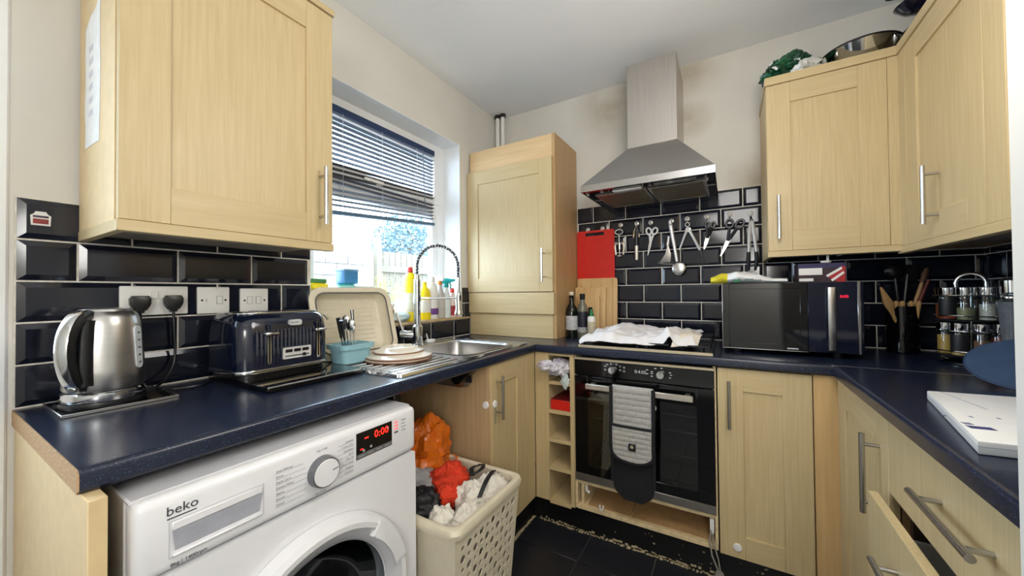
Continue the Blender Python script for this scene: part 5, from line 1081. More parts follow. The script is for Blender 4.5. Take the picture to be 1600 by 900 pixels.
side_wall(B_[0], B_[1], T_[0], T_[1], (0, 0), 'plain_side'); side_wall(B_[1], B_[2], T_[1], T_[2], (10, 12), 'perforated_side'); side_wall(B_[2], B_[3], T_[2], T_[3], (0, 0), 'plain_side'); side_wall(B_[3], B_[0], T_[3], T_[0], (0, 0), 'plain_side')
part('base', MB().box(bx0 + tpn, bx1 - tpn, by0 + tpn, by1 - tpn, 0.002, 0.008), cream, lbk)
ro = rrect(bx0 - 0.010, bx1 + 0.010, by0 - 0.010, by1 + 0.010, 0.035, 6); n = len(ro)
def rimz(x, y): return bh + 0.016 * math.sin(PI * (y - by0) / (by1 - by0)) * 0 + 0.0
mb = MB()
vs = []
for off, dz in ((0.0, -0.022), (0.004, -0.006), (0.0, 0.006), (-0.010, 0.009), (-0.020, 0.004), (-0.021, -0.02)):
    vs += [(x, y, bh + dz) for x, y in rrect(bx0 - 0.010 - off, bx1 + 0.010 + off, by0 - 0.010 - off, by1 + 0.010 + off, 0.035, 6)]
mb.add(vs, [(r * n + i, r * n + (i + 1) % n, ((r + 1) % 6) * n + (i + 1) % n, ((r + 1) % 6) * n + i) for r in range(6) for i in range(n)])
part('rim', mb, cream, lbk, 'rounded cream rim')
part('grip', MB().box(-0.93, -0.80, by0 - 0.0165, by0 - 0.012, bh - 0.022, bh - 0.004, 0.002), mat('grip_slot', (190, 176, 146), 0.6), lbk)
# laundry
wcl = mat('white_laundry', (226, 220, 208), 0.95, var=0.06, bump=0.2, bscale=250); gcl = mat('grey_laundry', (168, 166, 168), 0.95, var=0.1); bcl = mat('black_laundry', (24, 24, 28), 0.6, var=0.2); rcl = mat('red_laundry', (220, 58, 24), 0.85, var=0.12)
def garment(name, label, c, r, seed, mt, stripes=None):
    t = thing(name, label, 'clothing', (c[0], c[1], c[2] - r[2]), group='laundry in the basket')
    fn = lambda d: 1 + 0.32 * noise.noise(d * 1.6 + Vector((seed, 0, 0))) + 0.30 * abs(noise.noise(d * 3.3 + Vector((0, seed, 0)))) - 0.22 * abs(noise.noise(d * 6.5 + Vector((0, 0, seed)))) + 0.08 * noise.noise(d * 13 + Vector((seed, seed, 0)))
    part('cloth', MB().sphere(c, r, 44, 30, fn=fn), mt, t, smooth=70)
    if stripes:
        for pts in stripes:
            q = []
            for p in smoothp(pts, 5):
                q.append(p)
            part('stripe', MB().sheet(lambda a, b, q=q: tuple(Vector(q[min(len(q) - 1, int(a * (len(q) - 1)))]) + Vector((0.012 * (b - 0.5), 0.010 * (b - 0.5), 0.0))), len(q) - 1, 1, 0.003), bcl, t, 'black stripe')
garment('towel_bundle', 'grey cloth bundle at the back of the laundry basket', (-0.965, 0.95, 0.485), (0.08, 0.085, 0.055), 1.1, gcl)
garment('dark_garment', 'shiny black garment at the near left of the laundry basket', (-0.868, 0.872, 0.488), (0.075, 0.052, 0.060), 2.3, bcl)
garment('red_garment', 'red-orange top across the middle of the laundry basket', (-0.885, 1.03, 0.50), (0.065, 0.075, 0.052), 3.7, rcl)
garment('red_garment', 'red-orange sleeve hanging down among white laundry', (-0.825, 0.955, 0.490), (0.03, 0.05, 0.045), 9.7, rcl)
garment('white_garment', 'white shirt heaped in the centre of the laundry basket', (-0.765, 1.01, 0.475), (0.06, 0.055, 0.055), 5.9, wcl)
garment('white_garment', 'white sock bundle at the near front of the laundry basket', (-0.762, 0.858, 0.470), (0.045, 0.038, 0.052), 6.4, wcl)
garment('striped_garment', 'white top with black stripes at the right of the laundry basket', (-0.745, 1.085, 0.47), (0.055, 0.075, 0.052), 7.7, wcl, [[(-0.715, 0.985, 0.505), (-0.722, 1.03, 0.530), (-0.735, 1.08, 0.535), (-0.75, 1.125, 0.525)], [(-0.80, 1.06, 0.525), (-0.785, 1.10, 0.535), (-0.81, 1.135, 0.53), (-0.83, 1.10, 0.53), (-0.80, 1.06, 0.525)]])
garment('white_garment', 'white cloth lining the front corner of the laundry basket', (-0.725, 0.935, 0.455), (0.042, 0.075, 0.045), 8.8, wcl)
garment('white_garment', 'pale laundry filling the bottom of the basket', (-0.88, 0.99, 0.27), (0.13, 0.11, 0.16), 10.3, wcl)
og = mat('orange_carrier_bag', (236, 118, 22), 0.35, var=0.15, vscale=10)
ob = thing('carrier_bag', 'orange plastic carrier bag hung behind the laundry basket', 'bag', (-1.13, 1.10, 0.45))
fnb = lambda d: 1 + 0.34 * noise.noise(d * 1.2 + Vector((3, 0, 0))) + 0.5 * abs(noise.noise(d * 2.3 + Vector((0, 6, 0)))) - 0.16 * abs(noise.noise(Vector((d.x * 7, d.y * 7, d.z * 2.5))))
part('film', MB().sphere((-1.065, 1.10, 0.525), (0.09, 0.10, 0.135), 48, 34, fn=fnb), og, ob, smooth=25)
part('handle_loop', MB().sheet(lambda a, b: (-0.985 + 0.045 * math.cos(2 * PI * a) * 0.6, 1.135 + 0.03 * math.cos(2 * PI * a) + 0.02 * b, 0.50 + 0.035 * math.sin(2 * PI * a) - 0.01 * b), 20, 3, 0.001), og, ob, smooth=25)

# ================================================================ PIGEONHOLE CONTENTS
def bagcr(name, label, c, r, seed, mt):
    t = thing(name, label, 'bag', (c[0], c[1], c[2] - r[2]), group=None)
    fn = lambda d: 1 + 0.35 * noise.noise(d * 1.8 + Vector((seed, 0, 0))) + 0.45 * abs(noise.noise(d * 3.9 + Vector((0, seed, 0)))) - 0.35 * abs(noise.noise(d * 8.0 + Vector((0, 0, seed))))
    part('film', MB().sphere(c, r, 40, 26, fn=fn), mt, t, smooth=25)
    return t
wbag = mat('white_carrier_bag', (232, 232, 236), 0.4, var=0, col2=(196, 186, 204), vscale=18)
bagcr('plastic_bag', 'white and purple plastic bag spilling from the top pigeonhole', (-0.742, 1.74, 0.795), (0.050, 0.085, 0.040), 1.7, wbag)
bagcr('plastic_bag', 'white bag corner sticking out left of the top pigeonhole', (-0.795, 1.665, 0.812), (0.045, 0.03, 0.024), 2.9, wbag)
bagcr('plastic_bag', 'small white bag tip hanging at the right of the pigeonholes', (-0.703, 1.695, 0.738), (0.017, 0.018, 0.034), 4.4, mat('white_bag_teal', (226, 232, 232), 0.4, var=0, col2=(190, 206, 206), vscale=25))
t = thing('red_box', 'red carton lying in the second pigeonhole', 'box', (-0.74, 1.82, 0.582))
part('carton', MB().box(-0.792, -0.688, 1.715, 1.90, 0.5825, 0.632, 0.002), red, t); part('top_flap', MB().box(-0.792, -0.688, 1.716, 1.90, 0.6315, 0.6345, 0.0008), mat('dark_red_card', (120, 20, 24), 0.5), t)

# ================================================================ BACK WALL: BOARDS, BOTTLES, HANGING TOOLS
YT = YB - 0.011
HK = []
def hook(x, z, label):
    t = thing('wall_hook', label, 'hook', (x, YT, z)); F = FB(YT)
    part('disc', MB(F).lathe([(0.0135, 0), (0.0135, 0.002), (0.011, 0.0035), (0, 0.004)], (x, z + 0.004, 0), 20), mat('hook_clear', (206, 202, 198), 0.2, 0.3), t)
    part('peg', MB(F).tube([(x, z + 0.008, 0.003), (x, z - 0.004, 0.006), (x, z - 0.011, 0.012), (x, z - 0.010, 0.018), (x, z - 0.004, 0.020)], [0.0045, 0.004, 0.004, 0.004, 0.0035], 8), mat('pale_hook_metal', (226, 224, 220), 0.25, 0.4), t)
    return t
YH = YT - 0.016                                # plane the tools hang in
# red chopping board
rbd = thing('chopping_board', 'red plastic chopping board hung on the tiles beside the boiler cupboard', 'chopping board', (-0.72, YT - 0.012, 1.27))
def board(u0, u1, v0, v1, r, slot=None):
    mb = MB(FB(YT - 0.012))
    if not slot: return mb.prism(rrect(u0, u1, v0, v1, r), -0.004, 0.005, bev=0.0015)
    s0, s1, q0, q1 = slot
    mb.box(u0, s0, v0 + r, v1 - r, -0.004, 0.005); mb.box(s1, u1, v0 + r, v1 - r, -0.004, 0.005); mb.box(s0, s1, v0 + r, q0, -0.004, 0.005); mb.box(s0, s1, q1, v1 - r, -0.004, 0.005)
    mb.prism([(u0 + r * 0.3, v1 - r * 0.3), (u0, v1 - r), (u1, v1 - r), (u1 - r * 0.3, v1 - r * 0.3), (u1 - r, v1), (u0 + r, v1)], -0.004, 0.005); mb.prism([(u0, v0 + r), (u0 + r * 0.3, v0 + r * 0.3), (u0 + r, v0), (u1 - r, v0), (u1 - r * 0.3, v0 + r * 0.3), (u1, v0 + r)], -0.004, 0.005)
    return mb
part('board', board(-0.842, -0.602, 1.222, 1.566, 0.012, (-0.785, -0.665, 1.532, 1.552)), red, rbd, smooth=15)
for x in (-0.775, -0.68): hook(x, 1.572, 'small chrome hook on the %s of the red chopping board' % ('left' if x < -0.7 else 'right'))
def wood_board(label, u0, u1, v1, y, tilt, r=0.012):
    t = thing('chopping_board', label, 'chopping board', ((u0 + u1) / 2, y, WT)); M_ = Matrix.Translation((0, y, WT + 0.0006)) @ Matrix.Rotation(-tilt, 4, 'X') @ FB(0)
    part('board', MB(M_).prism(rrect(u0, u1, 0, v1 - WT, r), 0, 0.014, bev=0.002), bamboo, t); part('side_strip', MB(M_).box(u1 - 0.030, u1 - 0.028, 0.01, v1 - WT - 0.01, 0.0135, 0.0143), mat('bamboo_joint', (160, 116, 66), 0.6), t); return t
wood_board('largest bamboo chopping board leaning below the red board', -0.838, -0.584, 1.262, YB - 0.045, 0.06)
wood_board('middle bamboo chopping board in front of the largest one', -0.838, -0.643, 1.205, YB - 0.085, 0.07, 0.006)
wood_board('smallest bamboo chopping board leaning behind the bottles', -0.812, -0.672, 1.155, YB - 0.118, 0.07)
def bottle(name, label, x, y, prof, mt, parts):
    t = thing(name, label, 'bottle', (x, y, WT)); part('glass', MB().lathe(prof, (x, y, WT + 0.0006), 24), mt, t)
    for nm, pf, mm in parts: part(nm, MB().lathe(pf, (x, y, WT + 0.0006), 24), mm, t)
bottle('oil_bottle', 'dark green oil bottle with pale stopper nearest the boiler cupboard', -0.806, 2.055, [(0, 0), (0.033, 0), (0.035, 0.008), (0.035, 0.15), (0.030, 0.175), (0.015, 0.200), (0.0135, 0.245), (0.015, 0.25)], mat('dark_green_glass', (16, 22, 18), 0.08), [('label', [(0.0352, 0.045), (0.0356, 0.047), (0.0356, 0.125), (0.0352, 0.127)], mat('oil_label', (206, 208, 212), 0.6, var=0.15, vscale=60)), ('stopper', [(0.0145, 0.248), (0.0155, 0.25), (0.0145, 0.268), (0, 0.270)], cream)])
bottle('vinegar_bottle', 'clear bottle with black cap and dark label beside the oil bottle', -0.748, 2.08, [(0, 0), (0.030, 0), (0.032, 0.008), (0.032, 0.155), (0.026, 0.185), (0.013, 0.21), (0.012, 0.23)], mat('dim_clear_glass', (120, 118, 104), 0.1), [('label', [(0.0322, 0.03), (0.0326, 0.032), (0.0326, 0.150), (0.0322, 0.152)], mat('navy_label', (28, 32, 52), 0.5, var=0.3, vscale=50)), ('bar_label', [(0.0328, 0.03), (0.033, 0.031), (0.033, 0.06), (0.0328, 0.061)], mat('pale_bar_label', (196, 196, 196), 0.6, var=0.3, vscale=90)), ('cap', [(0.0145, 0.222), (0.0155, 0.224), (0.0155, 0.256), (0, 0.258)], blkm)])
bottle('sauce_bottle', 'small dark bottle with yellow label between the vinegar and the green-capped bottle', -0.712, 2.115, [(0, 0), (0.024, 0), (0.026, 0.006), (0.026, 0.10), (0.018, 0.125), (0.010, 0.145), (0.010, 0.16)], mat('brown_glass', (38, 22, 16), 0.1), [('label', [(0.0262, 0.03), (0.0266, 0.032), (0.0266, 0.07), (0.0262, 0.072)], mat('yellow_label', (190, 158, 60), 0.5, var=0.3, vscale=60)), ('cap', [(0.011, 0.156), (0.012, 0.158), (0.012, 0.175), (0, 0.176)], blkm)])
bottle('seasoning_bottle', 'white bottle with green nozzle cap in front of the bamboo boards', -0.682, 2.045, [(0, 0), (0.021, 0), (0.023, 0.006), (0.023, 0.115), (0.020, 0.125), (0.012, 0.13)], whitel, [('label', [(0.0232, 0.02), (0.0235, 0.022), (0.0235, 0.095), (0.0232, 0.097)], mat('brown_print_label', (214, 200, 172), 0.6, var=0.2, vscale=70)), ('cap', [(0.014, 0.128), (0.0145, 0.132), (0.009, 0.150), (0.0085, 0.166), (0, 0.167)], mat('green_cap', (16, 120, 66), 0.4))])

FH = FB(YH)
def tool(name, label, x, z): return thing(name, label, 'utensil', (x, YH, z), group='tools hanging on the tiled wall')
def ring(mb, u, v, r, rr, w=0.0, ry=None, n=20): mb.tube([(u + r * math.cos(2 * PI * k / n), v + (ry or r) * math.sin(2 * PI * k / n), w) for k in range(n)], rr, 6, closed=True); return mb
hook(-0.566, 1.582, 'chrome hook holding the corkscrew')
t = tool('corkscrew', 'chrome winged corkscrew hanging right of the red board', -0.571, 1.39)
part('bottle_opener', ring(MB(FH), -0.572, 1.541, 0.023, 0.005, 0, 0.015).box(-0.5755, -0.5685, 1.47, 1.528, -0.003, 0.003), chrome, t)
part('body', MB(FH).cyl((-0.571, 1.475, 0), (-0.571, 1.435, 0), 0.007, n=10).cyl((-0.571, 1.435, 0), (-0.571, 1.40, 0), 0.0032, n=8).box(-0.584, -0.558, 1.390, 1.401, -0.007, 0.007, 0.003), chrome, t)
for s_ in (-1, 1): part('wing_lever', MB(FH).tube([(-0.571 + s_ * 0.008, 1.470, 0), (-0.571 + s_ * 0.022, 1.474, 0), (-0.571 + s_ * 0.027, 1.455, 0), (-0.571 + s_ * 0.022, 1.402, 0)], [0.007, 0.009, 0.0065, 0.005], 8), mat('pale_lever_metal', (224, 218, 206), 0.3, 0.5), t)
hook(-0.470, 1.582, 'chrome hook holding the black peeler')
t = tool('peeler', 'black and steel Y-shaped peeler hanging second from the red board', -0.47, 1.364)
part('yoke', MB(FH).tube([(-0.487, 1.500, 0), (-0.484, 1.535, 0), (-0.470, 1.570, 0), (-0.457, 1.535, 0), (-0.454, 1.500, 0)], 0.0045, 8), chrome, t); part('grip', MB(FH).tube([(-0.470, 1.56, 0.002), (-0.470, 1.50, 0.002), (-0.470, 1.45, 0)], [0.005, 0.011, 0.010], 10), blk, t); part('handle_end', MB(FH).tube([(-0.470, 1.45, 0), (-0.470, 1.41, 0), (-0.470, 1.366, 0)], [0.011, 0.0105, 0.009], 10), mat('pale_lever_metal', (224, 218, 206), 0.3, 0.5), t)
def scissors(label, u, v, pivot, rings, tip, hm, rr_, tube_r, blade, bw_):
    t = tool('scissors', label, u, v); px, pz = pivot; d_ = Vector((tip[0] - px, tip[1] - pz)).normalized(); nrm2 = Vector((-d_.y, d_.x))
    for k_, (hx_, hz_) in enumerate(rings):
        e = Vector((px - hx_, pz - hz_)).normalized(); off = 0.0015 * (1 if k_ else -1)
        mb_ = MB(FH); n_ = 20; ex = Vector((-e.y, e.x))
        mb_.tube([(hx_ + ex.x * rr_ * math.cos(2 * PI * q_ / n_) + e.x * rr_ * 1.45 * math.sin(2 * PI * q_ / n_), hz_ + ex.y * rr_ * math.cos(2 * PI * q_ / n_) + e.y * rr_ * 1.45 * math.sin(2 * PI * q_ / n_), off) for q_ in range(n_)], tube_r, 6, closed=True)
        mb_.tube([(hx_ + e.x * rr_ * 1.4, hz_ + e.y * rr_ * 1.4, off), (px + d_.x * 0.012, pz + d_.y * 0.012, off)], [tube_r * 1.15, tube_r * 1.4], 8)
        part('handle', mb_, hm, t)
        w_ = bw_ * (1 if k_ else -1); T_ = Vector(tip) + nrm2 * w_ * 0.35
        part('blade', MB(FH).prism([(px + nrm2.x * w_, pz + nrm2.y * w_), (px - nrm2.x * w_ * 0.4, pz - nrm2.y * w_ * 0.4), (T_.x - nrm2.x * w_ * 0.3, T_.y - nrm2.y * w_ * 0.3), (T_.x, T_.y), (px + d_.x * 0.04 + nrm2.x * w_ * 0.9, pz + d_.y * 0.04 + nrm2.y * w_ * 0.9)], off * 1.4 - 0.001, off * 1.4 + 0.001), blade, t)
    part('pivot', MB(FH).lathe([(0.0045, -0.005), (0.0045, 0.005), (0, 0.0055)], (px + d_.x * 0.006, pz + d_.y * 0.006, 0), 12), blk, t); return t
palebl = mat('pale_blade', (224, 222, 220), 0.3, 0.5)
hook(-0.391, 1.579, 'chrome hook holding the white scissors')
scissors('white-handled scissors hanging third from the red board', -0.39, 1.389, (-0.388, 1.478), [(-0.400, 1.530), (-0.366, 1.528)], (-0.407, 1.389), white, 0.0135, 0.0052, palebl, 0.008)
hook(-0.277, 1.576, 'chrome hook holding the serving spoon')
t = tool('fan_whisk', 'flat steel fan whisk hanging behind the big spoon', -0.315, 1.33)
part('handle', MB(FH).tube([(-0.292, 1.492, -0.006), (-0.299, 1.438, -0.006)], [0.007, 0.0085], 10), palebl, t)
wk = MB(FH)
for k in range(9): wk.tube([(-0.299, 1.445, -0.006), (-0.312 + k * 0.0035, 1.39, -0.006), (-0.342 + k * 0.0065, 1.343, -0.006)], 0.0024, 5)
part('wires', wk, steelh, t); part('end_coil', MB(FH).tube([(-0.352, 1.343, -0.006), (-0.315, 1.335, -0.002), (-0.268, 1.331, 0.0)], 0.0048, 8), steelh, t)
t = tool('serving_spoon', 'large steel serving spoon hanging in the middle of the row', -0.25, 1.265)
part('handle', MB(FH).tube([(-0.283, 1.578, 0.004), (-0.279, 1.54, 0.004), (-0.262, 1.43, 0.004), (-0.250, 1.345, 0.004)], [0.010, 0.0115, 0.009, 0.008], 10), palebl, t); part('spoon_bowl', MB(FH).sphere((-0.241, 1.304, 0.006), (0.038, 0.041, 0.010), 24, 12), steelh, t); part('hang_hole', MB(FH).lathe([(0.004, 0), (0.004, 0.0006)], (-0.280, 1.555, 0.0152), 12), blk, t)
hook(-0.196, 1.579, 'chrome hook holding the nutcracker')
t = tool('nutcracker', 'steel hinged nutcracker hanging open like a compass', -0.18, 1.33)
part('pivot_ring', ring(MB(FH), -0.194, 1.548, 0.011, 0.0036).lathe([(0.014, -0.004), (0.014, 0.004), (0, 0.005)], (-0.192, 1.519, 0), 16), chrome, t)
part('arm', MB(FH).tube([(-0.193, 1.528, 0), (-0.237, 1.409, 0)], [0.008, 0.0045], 8), palebl, t); part('arm', MB(FH).tube([(-0.190, 1.528, 0), (-0.134, 1.402, 0)], [0.008, 0.006], 8), palebl, t); part('dark_tip', MB(FH).tube([(-0.134, 1.402, 0), (-0.122, 1.37, 0), (-0.116, 1.332, 0)], [0.0055, 0.0042, 0.002], 6), blk, t)
hook(-0.100, 1.580, 'chrome hook holding the kitchen shears')
scissors('black and steel kitchen shears hanging closed below its hook', -0.10, 1.404, (-0.094, 1.476), [(-0.096, 1.536), (-0.069, 1.534)], (-0.114, 1.404), blk, 0.010, 0.006, palebl, 0.010)
hook(0.009, 1.580, 'chrome hook holding the large black scissors')
scissors('large black-handled scissors hanging at a slant', 0.0, 1.362, (0.004, 1.453), [(0.008, 1.532), (0.054, 1.526)], (-0.036, 1.362), mat('charcoal_plastic', (40, 40, 48), 0.4), 0.016, 0.0062, palebl, 0.010)
hook(0.103, 1.573, 'chrome hook at the right end of the row holding the tongs')
t = tool('tongs', 'steel kitchen tongs with black tips at the right end of the row', 0.105, 1.28)
part('joint', MB(FH).box(0.097, 0.113, 1.515, 1.546, -0.006, 0.006, 0.003).cyl((0.104, 1.546, 0), (0.103, 1.560, 0), 0.0045, n=8), blk, t)
for s_, (ex_, tx_) in ((-1, (0.091, 0.090)), (1, (0.124, 0.118))):
    a_ = part('arm', MB(FH).tube([(0.105 + s_ * 0.004, 1.535, 0), (0.105 + s_ * 0.009, 1.48, 0), (ex_, 1.374, 0)], [0.008, 0.009, 0.0075], 8), palebl, t); part('tip', MB(FH).tube([(ex_, 1.376, 0), (ex_ + s_ * 0.002, 1.335, 0), (tx_, 1.281, 0)], [0.008, 0.0095, 0.005], 8), blk, a_)

# ================================================================ MICROWAVE AND WHAT STANDS ON IT
mw = thing('microwave', 'black microwave oven on the back worktop', 'microwave', (0.2, 2.0, WT))
mx0, mx1, my0, my1, mz0, mz1 = -0.024, 0.416, 1.86, 2.20, 0.932, 1.207; MF = FB(my0)
mwn = mat('microwave_navy_gloss', (14, 20, 40), 0.08, var=0.05, coat=0.3)
part('casing', MB().box(mx0 + 0.003, mx1 + 0.022, my0 + 0.004, my1, mz0, mz1 - 0.001, 0.003), mwn, mw)
for i in range(9): part('vent_slot', MB().box(mx1 + 0.0218, mx1 + 0.0228, my0 + 0.03, my0 + 0.085, 0.975 + i * 0.021, 0.979 + i * 0.021), mat('vent_grey', (70, 74, 84), 0.5), mw)
for x in (mx0 + 0.05, mx1 - 0.05):
    for y in (my0 + 0.04, my1 - 0.04): part('foot', MB().cyl((x, y, WT + 0.0005), (x, y, mz0 + 0.002), 0.014, n=14), blkm, mw)
dmw = part('door', frame4(MB(MF), mx0, 0.268, mz0, mz1, 0.024, -0.004, 0.008, 0.001), blkg, mw)
part('door_glass', MB(MF).box(mx0 + 0.022, 0.246, mz0 + 0.022, mz1 - 0.022, -0.002, 0.0055), blkg, dmw)
part('edge_trim', MB(MF).box(mx0 - 0.003, mx0, mz0, mz1, -0.004, 0.009, 0.001).box(mx0 - 0.003, 0.268, mz0 - 0.003, mz0, -0.004, 0.009, 0.0006), steelh, mw)
cpm = part('control_panel', MB(MF).box(0.269, mx1, mz0, mz1, -0.004, 0.008, 0.001), mwn, mw)
part('end_trim', MB(MF).box(mx1, mx1 + 0.010, mz0 - 0.002, mz1 + 0.001, -0.004, 0.010, 0.002), steelh, mw, 'silver end trim')
part('handle', MB(MF).tube([(0.335, mz0 + 0.03, 0.006), (0.335, mz0 + 0.03, 0.02)], 0.008, 10).box(0.326, 0.351, mz0 + 0.010, mz1 - 0.020, 0.018, 0.030, 0.004, seg=2).cyl((0.338, mz1 - 0.05, 0.006), (0.338, mz1 - 0.05, 0.02), 0.008, n=10), steelh, mw, 'vertical silver handle')
text_part('clock_digits', '0:00', 0.0145, MF @ Matrix.Translation((0.366, 1.146, 0.0082)), mat('pink_led', (255, 30, 70), 0.5, emit=1.1, var=0), cpm, 0.0002)
part('brand_mark', MB(MF).box(0.200, 0.236, 0.938, 0.943, 0.008, 0.0085), mat('pale_brand_mark', (200, 204, 210), 0.5), dmw)
bb = thing('bread_bag', 'white and yellow bread wrapper lying on the microwave', 'bag', (0.07, 1.96, mz1))
def bfn(a, b):
    w_ = 0.060 * (0.55 + 0.45 * math.sin(PI * min(1, a * 1.25 + 0.08))); x = -0.072 + 0.285 * a; t_ = 2 * PI * b
    nz_ = 1 + 0.25 * noise.noise(Vector((a * 7, math.cos(t_) * 1.2, math.sin(t_) * 1.2)))
    hh = 0.027 * (0.35 + 0.65 * math.sin(PI * min(1, a * 1.1 + 0.1))) * nz_
    return (x, 1.945 + w_ * math.cos(t_) * nz_, mz1 + 0.0015 + max(-0.0, hh * (1 + math.sin(t_))))
mb = MB(); mb.sheet(bfn, 34, 20)
for i, fc in enumerate(mb.f):
    c = sum((mb.v[k].x for k in fc), 0.0) / len(fc)
    if c < -0.008: mb.mi[i] = 1
part('wrapper', mb, [mat('bread_wrapper_white', (232, 234, 236), 0.4, var=0.05), mat('bread_wrapper_yellow', (236, 222, 60), 0.4, var=0.08)], bb, smooth=35)
part('logo', MB(FB(1.8875)).prism(circ(0.030, 1.222, 0.016, 18, 0.0085), -0.004, 0.001), mat('logo_green', (24, 112, 74), 0.5), bb)
part('print', MB(FB(1.8875)).box(0.058, 0.120, 1.218, 1.223, -0.004, 0.001).box(0.058, 0.092, 1.2255, 1.2275, -0.004, 0.001), mat('print_slate', (96, 116, 112), 0.5), bb)
bx = thing('food_carton', 'dark carton with red and white stripes on the right of the microwave', 'box', (0.33, 2.0, mz1))
part('carton', MB().box(0.252, 0.406, 1.952, 2.055, mz1 + 0.0006, 1.287, 0.001), mat('carton_dark', (58, 36, 48), 0.45, var=0.3, vscale=25), bx)
CF = FB(1.952)
part('top_band', MB(CF).box(0.253, 0.405, 1.266, 1.286, 0, 0.0005), mat('carton_blue', (48, 44, 86), 0.45), bx)
part('white_panel', MB(CF).box(0.255, 0.332, 1.239, 1.267, 0, 0.001).box(0.256, 0.303, 1.213, 1.225, 0, 0.001), whitel, bx)
part('red_panel', MB(CF).prism([(0.345, 1.232), (0.38, 1.209), (0.404, 1.209), (0.404, 1.270), (0.395, 1.274)], 0, 0.0008), mat('carton_red', (176, 40, 46), 0.45), bx)
for k in range(2): part('white_stripe', MB(CF).prism([(0.343 + k * 0.015, 1.236 - k * 0.018), (0.349 + k * 0.015, 1.229 - k * 0.018), (0.395 + k * 0.006, 1.261 - k * 0.018), (0.392 + k * 0.006, 1.270 - k * 0.018)], 0.0006, 0.0014), white, bx)
t = thing('under_cabinet_hook', 'white plastic hook hanging under the back wall cupboard', 'hook', (0.36, 1.99, 1.34)); part('stem', MB().box(0.353, 0.361, 1.985, 1.993, 1.296, 1.346, 0.001).box(0.338, 0.372, 1.985, 1.990, 1.322, 1.326), white, t); part('cup', MB().lathe([(0, 0), (0.016, 0.002), (0.020, 0.010), (0.018, 0.010), (0, 0.005)], (0.350, 1.985, 1.288), 18, sy=0.6), white, t)
t = thing('under_cabinet_lamp', 'white lamp fitting under the back wall cupboard', 'lamp', (0.44, 2.02, 1.34)); part('housing', MB(FB(2.04)).prism([(0.395, 1.3455), (0.46, 1.3455), (0.40, 1.318), (0.395, 1.318)], 0, 0.04), white, t); part('lens', MB().lathe([(0.0, 0), (0.022, 0.002), (0.026, 0.009), (0.024, 0.012)], (0.485, 2.02, 1.333), 20), white, t)

# ================================================================ RIGHT CORNER
pt_ = thing('utensil_pot', 'black cylindrical utensil pot beside the microwave', 'pot', (0.625, 2.165, WT))
part('pot', MB().lathe([(0, 0.001), (0.048, 0.001), (0.051, 0.004), (0.051, 0.196), (0.0485, 0.196), (0.0485, 0.02), (0, 0.02)], (0.625, 2.165, WT), 32), blkg, pt_)
beech = mat('beech_wood', (206, 164, 108), 0.55, var=0.12, vscale=12, stretch=(20, 20, 2)); dwood = mat('dark_wood', (120, 76, 52), 0.55, var=0.15)
def stick(name, label, a, b, parts):
    t = thing(name, label, 'utensil', a, group='tools in the black pot'); A_, B_v = Vector(a), Vector(b)
    for nm, mb_, mm in parts(A_, B_v): part(nm, mb_, mm, t)
zb = WT + 0.024
stick('wooden_spatula', 'wooden spatula leaning left out of the black pot', (0.635, 2.15, zb), (0.545, 2.10, 1.185), lambda a, b: [('handle', MB().tube([a, a.lerp(b, 0.6)], [0.006, 0.006], 8), beech), ('blade', MB().tube([a.lerp(b, 0.55), a.lerp(b, 0.75), a.lerp(b, 1.0)], [0.007, 0.017, 0.004], 6), beech)])
stick('wooden_spoon', 'tall wooden spoon leaning right out of the black pot', (0.615, 2.16, zb), (0.700, 2.16, 1.262), lambda a, b: [('handle', MB().tube([a, a.lerp(b, 0.85)], [0.006, 0.0065], 8), beech), ('head', MB().tube([a.lerp(b, 0.82), a.lerp(b, 0.92), b], [0.0065, 0.011, 0.006], 8), dwood)])
stick('wooden_tongs', 'dark red handled utensil next to the tall wooden spoon', (0.62, 2.18, zb), (0.698, 2.14, 1.215), lambda a, b: [('handle', MB().tube([a, a.lerp(b, 0.7)], 0.005, 8), dwood), ('tip', MB().tube([a.lerp(b, 0.68), b], [0.007, 0.005], 8), mat('red_brown', (126, 50, 44), 0.5))])
for k, (dx, lab) in enumerate(((-0.03, 'left short'), (-0.012, 'second short'), (0.014, 'third short'), (0.036, 'right short'))):
    stick('wooden_stirrer', lab + ' pale wooden handle at the rim of the black pot', (0.625 + dx * 0.6, 2.150, zb), (0.628 + dx, 2.128, 1.120), lambda a, b: [('handle', MB().tube([a, b], [0.005, 0.0085], 8), beech), ('end_cap', MB().sphere(b, 0.0085, 10, 6), beech)])
stick('black_ladle', 'black plastic ladle standing in the black pot', (0.63, 2.17, zb), (0.612, 2.19, 1.255), lambda a, b: [('handle', MB().tube([a, b], 0.006, 8), blk), ('head', MB().sphere(b, (0.035, 0.02, 0.035), 16, 10), blk)])
stick('black_slotted_turner', 'black plastic turner standing behind the ladle in the pot', (0.62, 2.18, zb), (0.655, 2.20, 1.24), lambda a, b: [('handle', MB().tube([a, b], 0.006, 8), blk), ('blade', MB().box(b.x - 0.03, b.x + 0.03, b.y - 0.003, b.y + 0.003, b.z - 0.03, b.z + 0.04, 0.002), blk)])

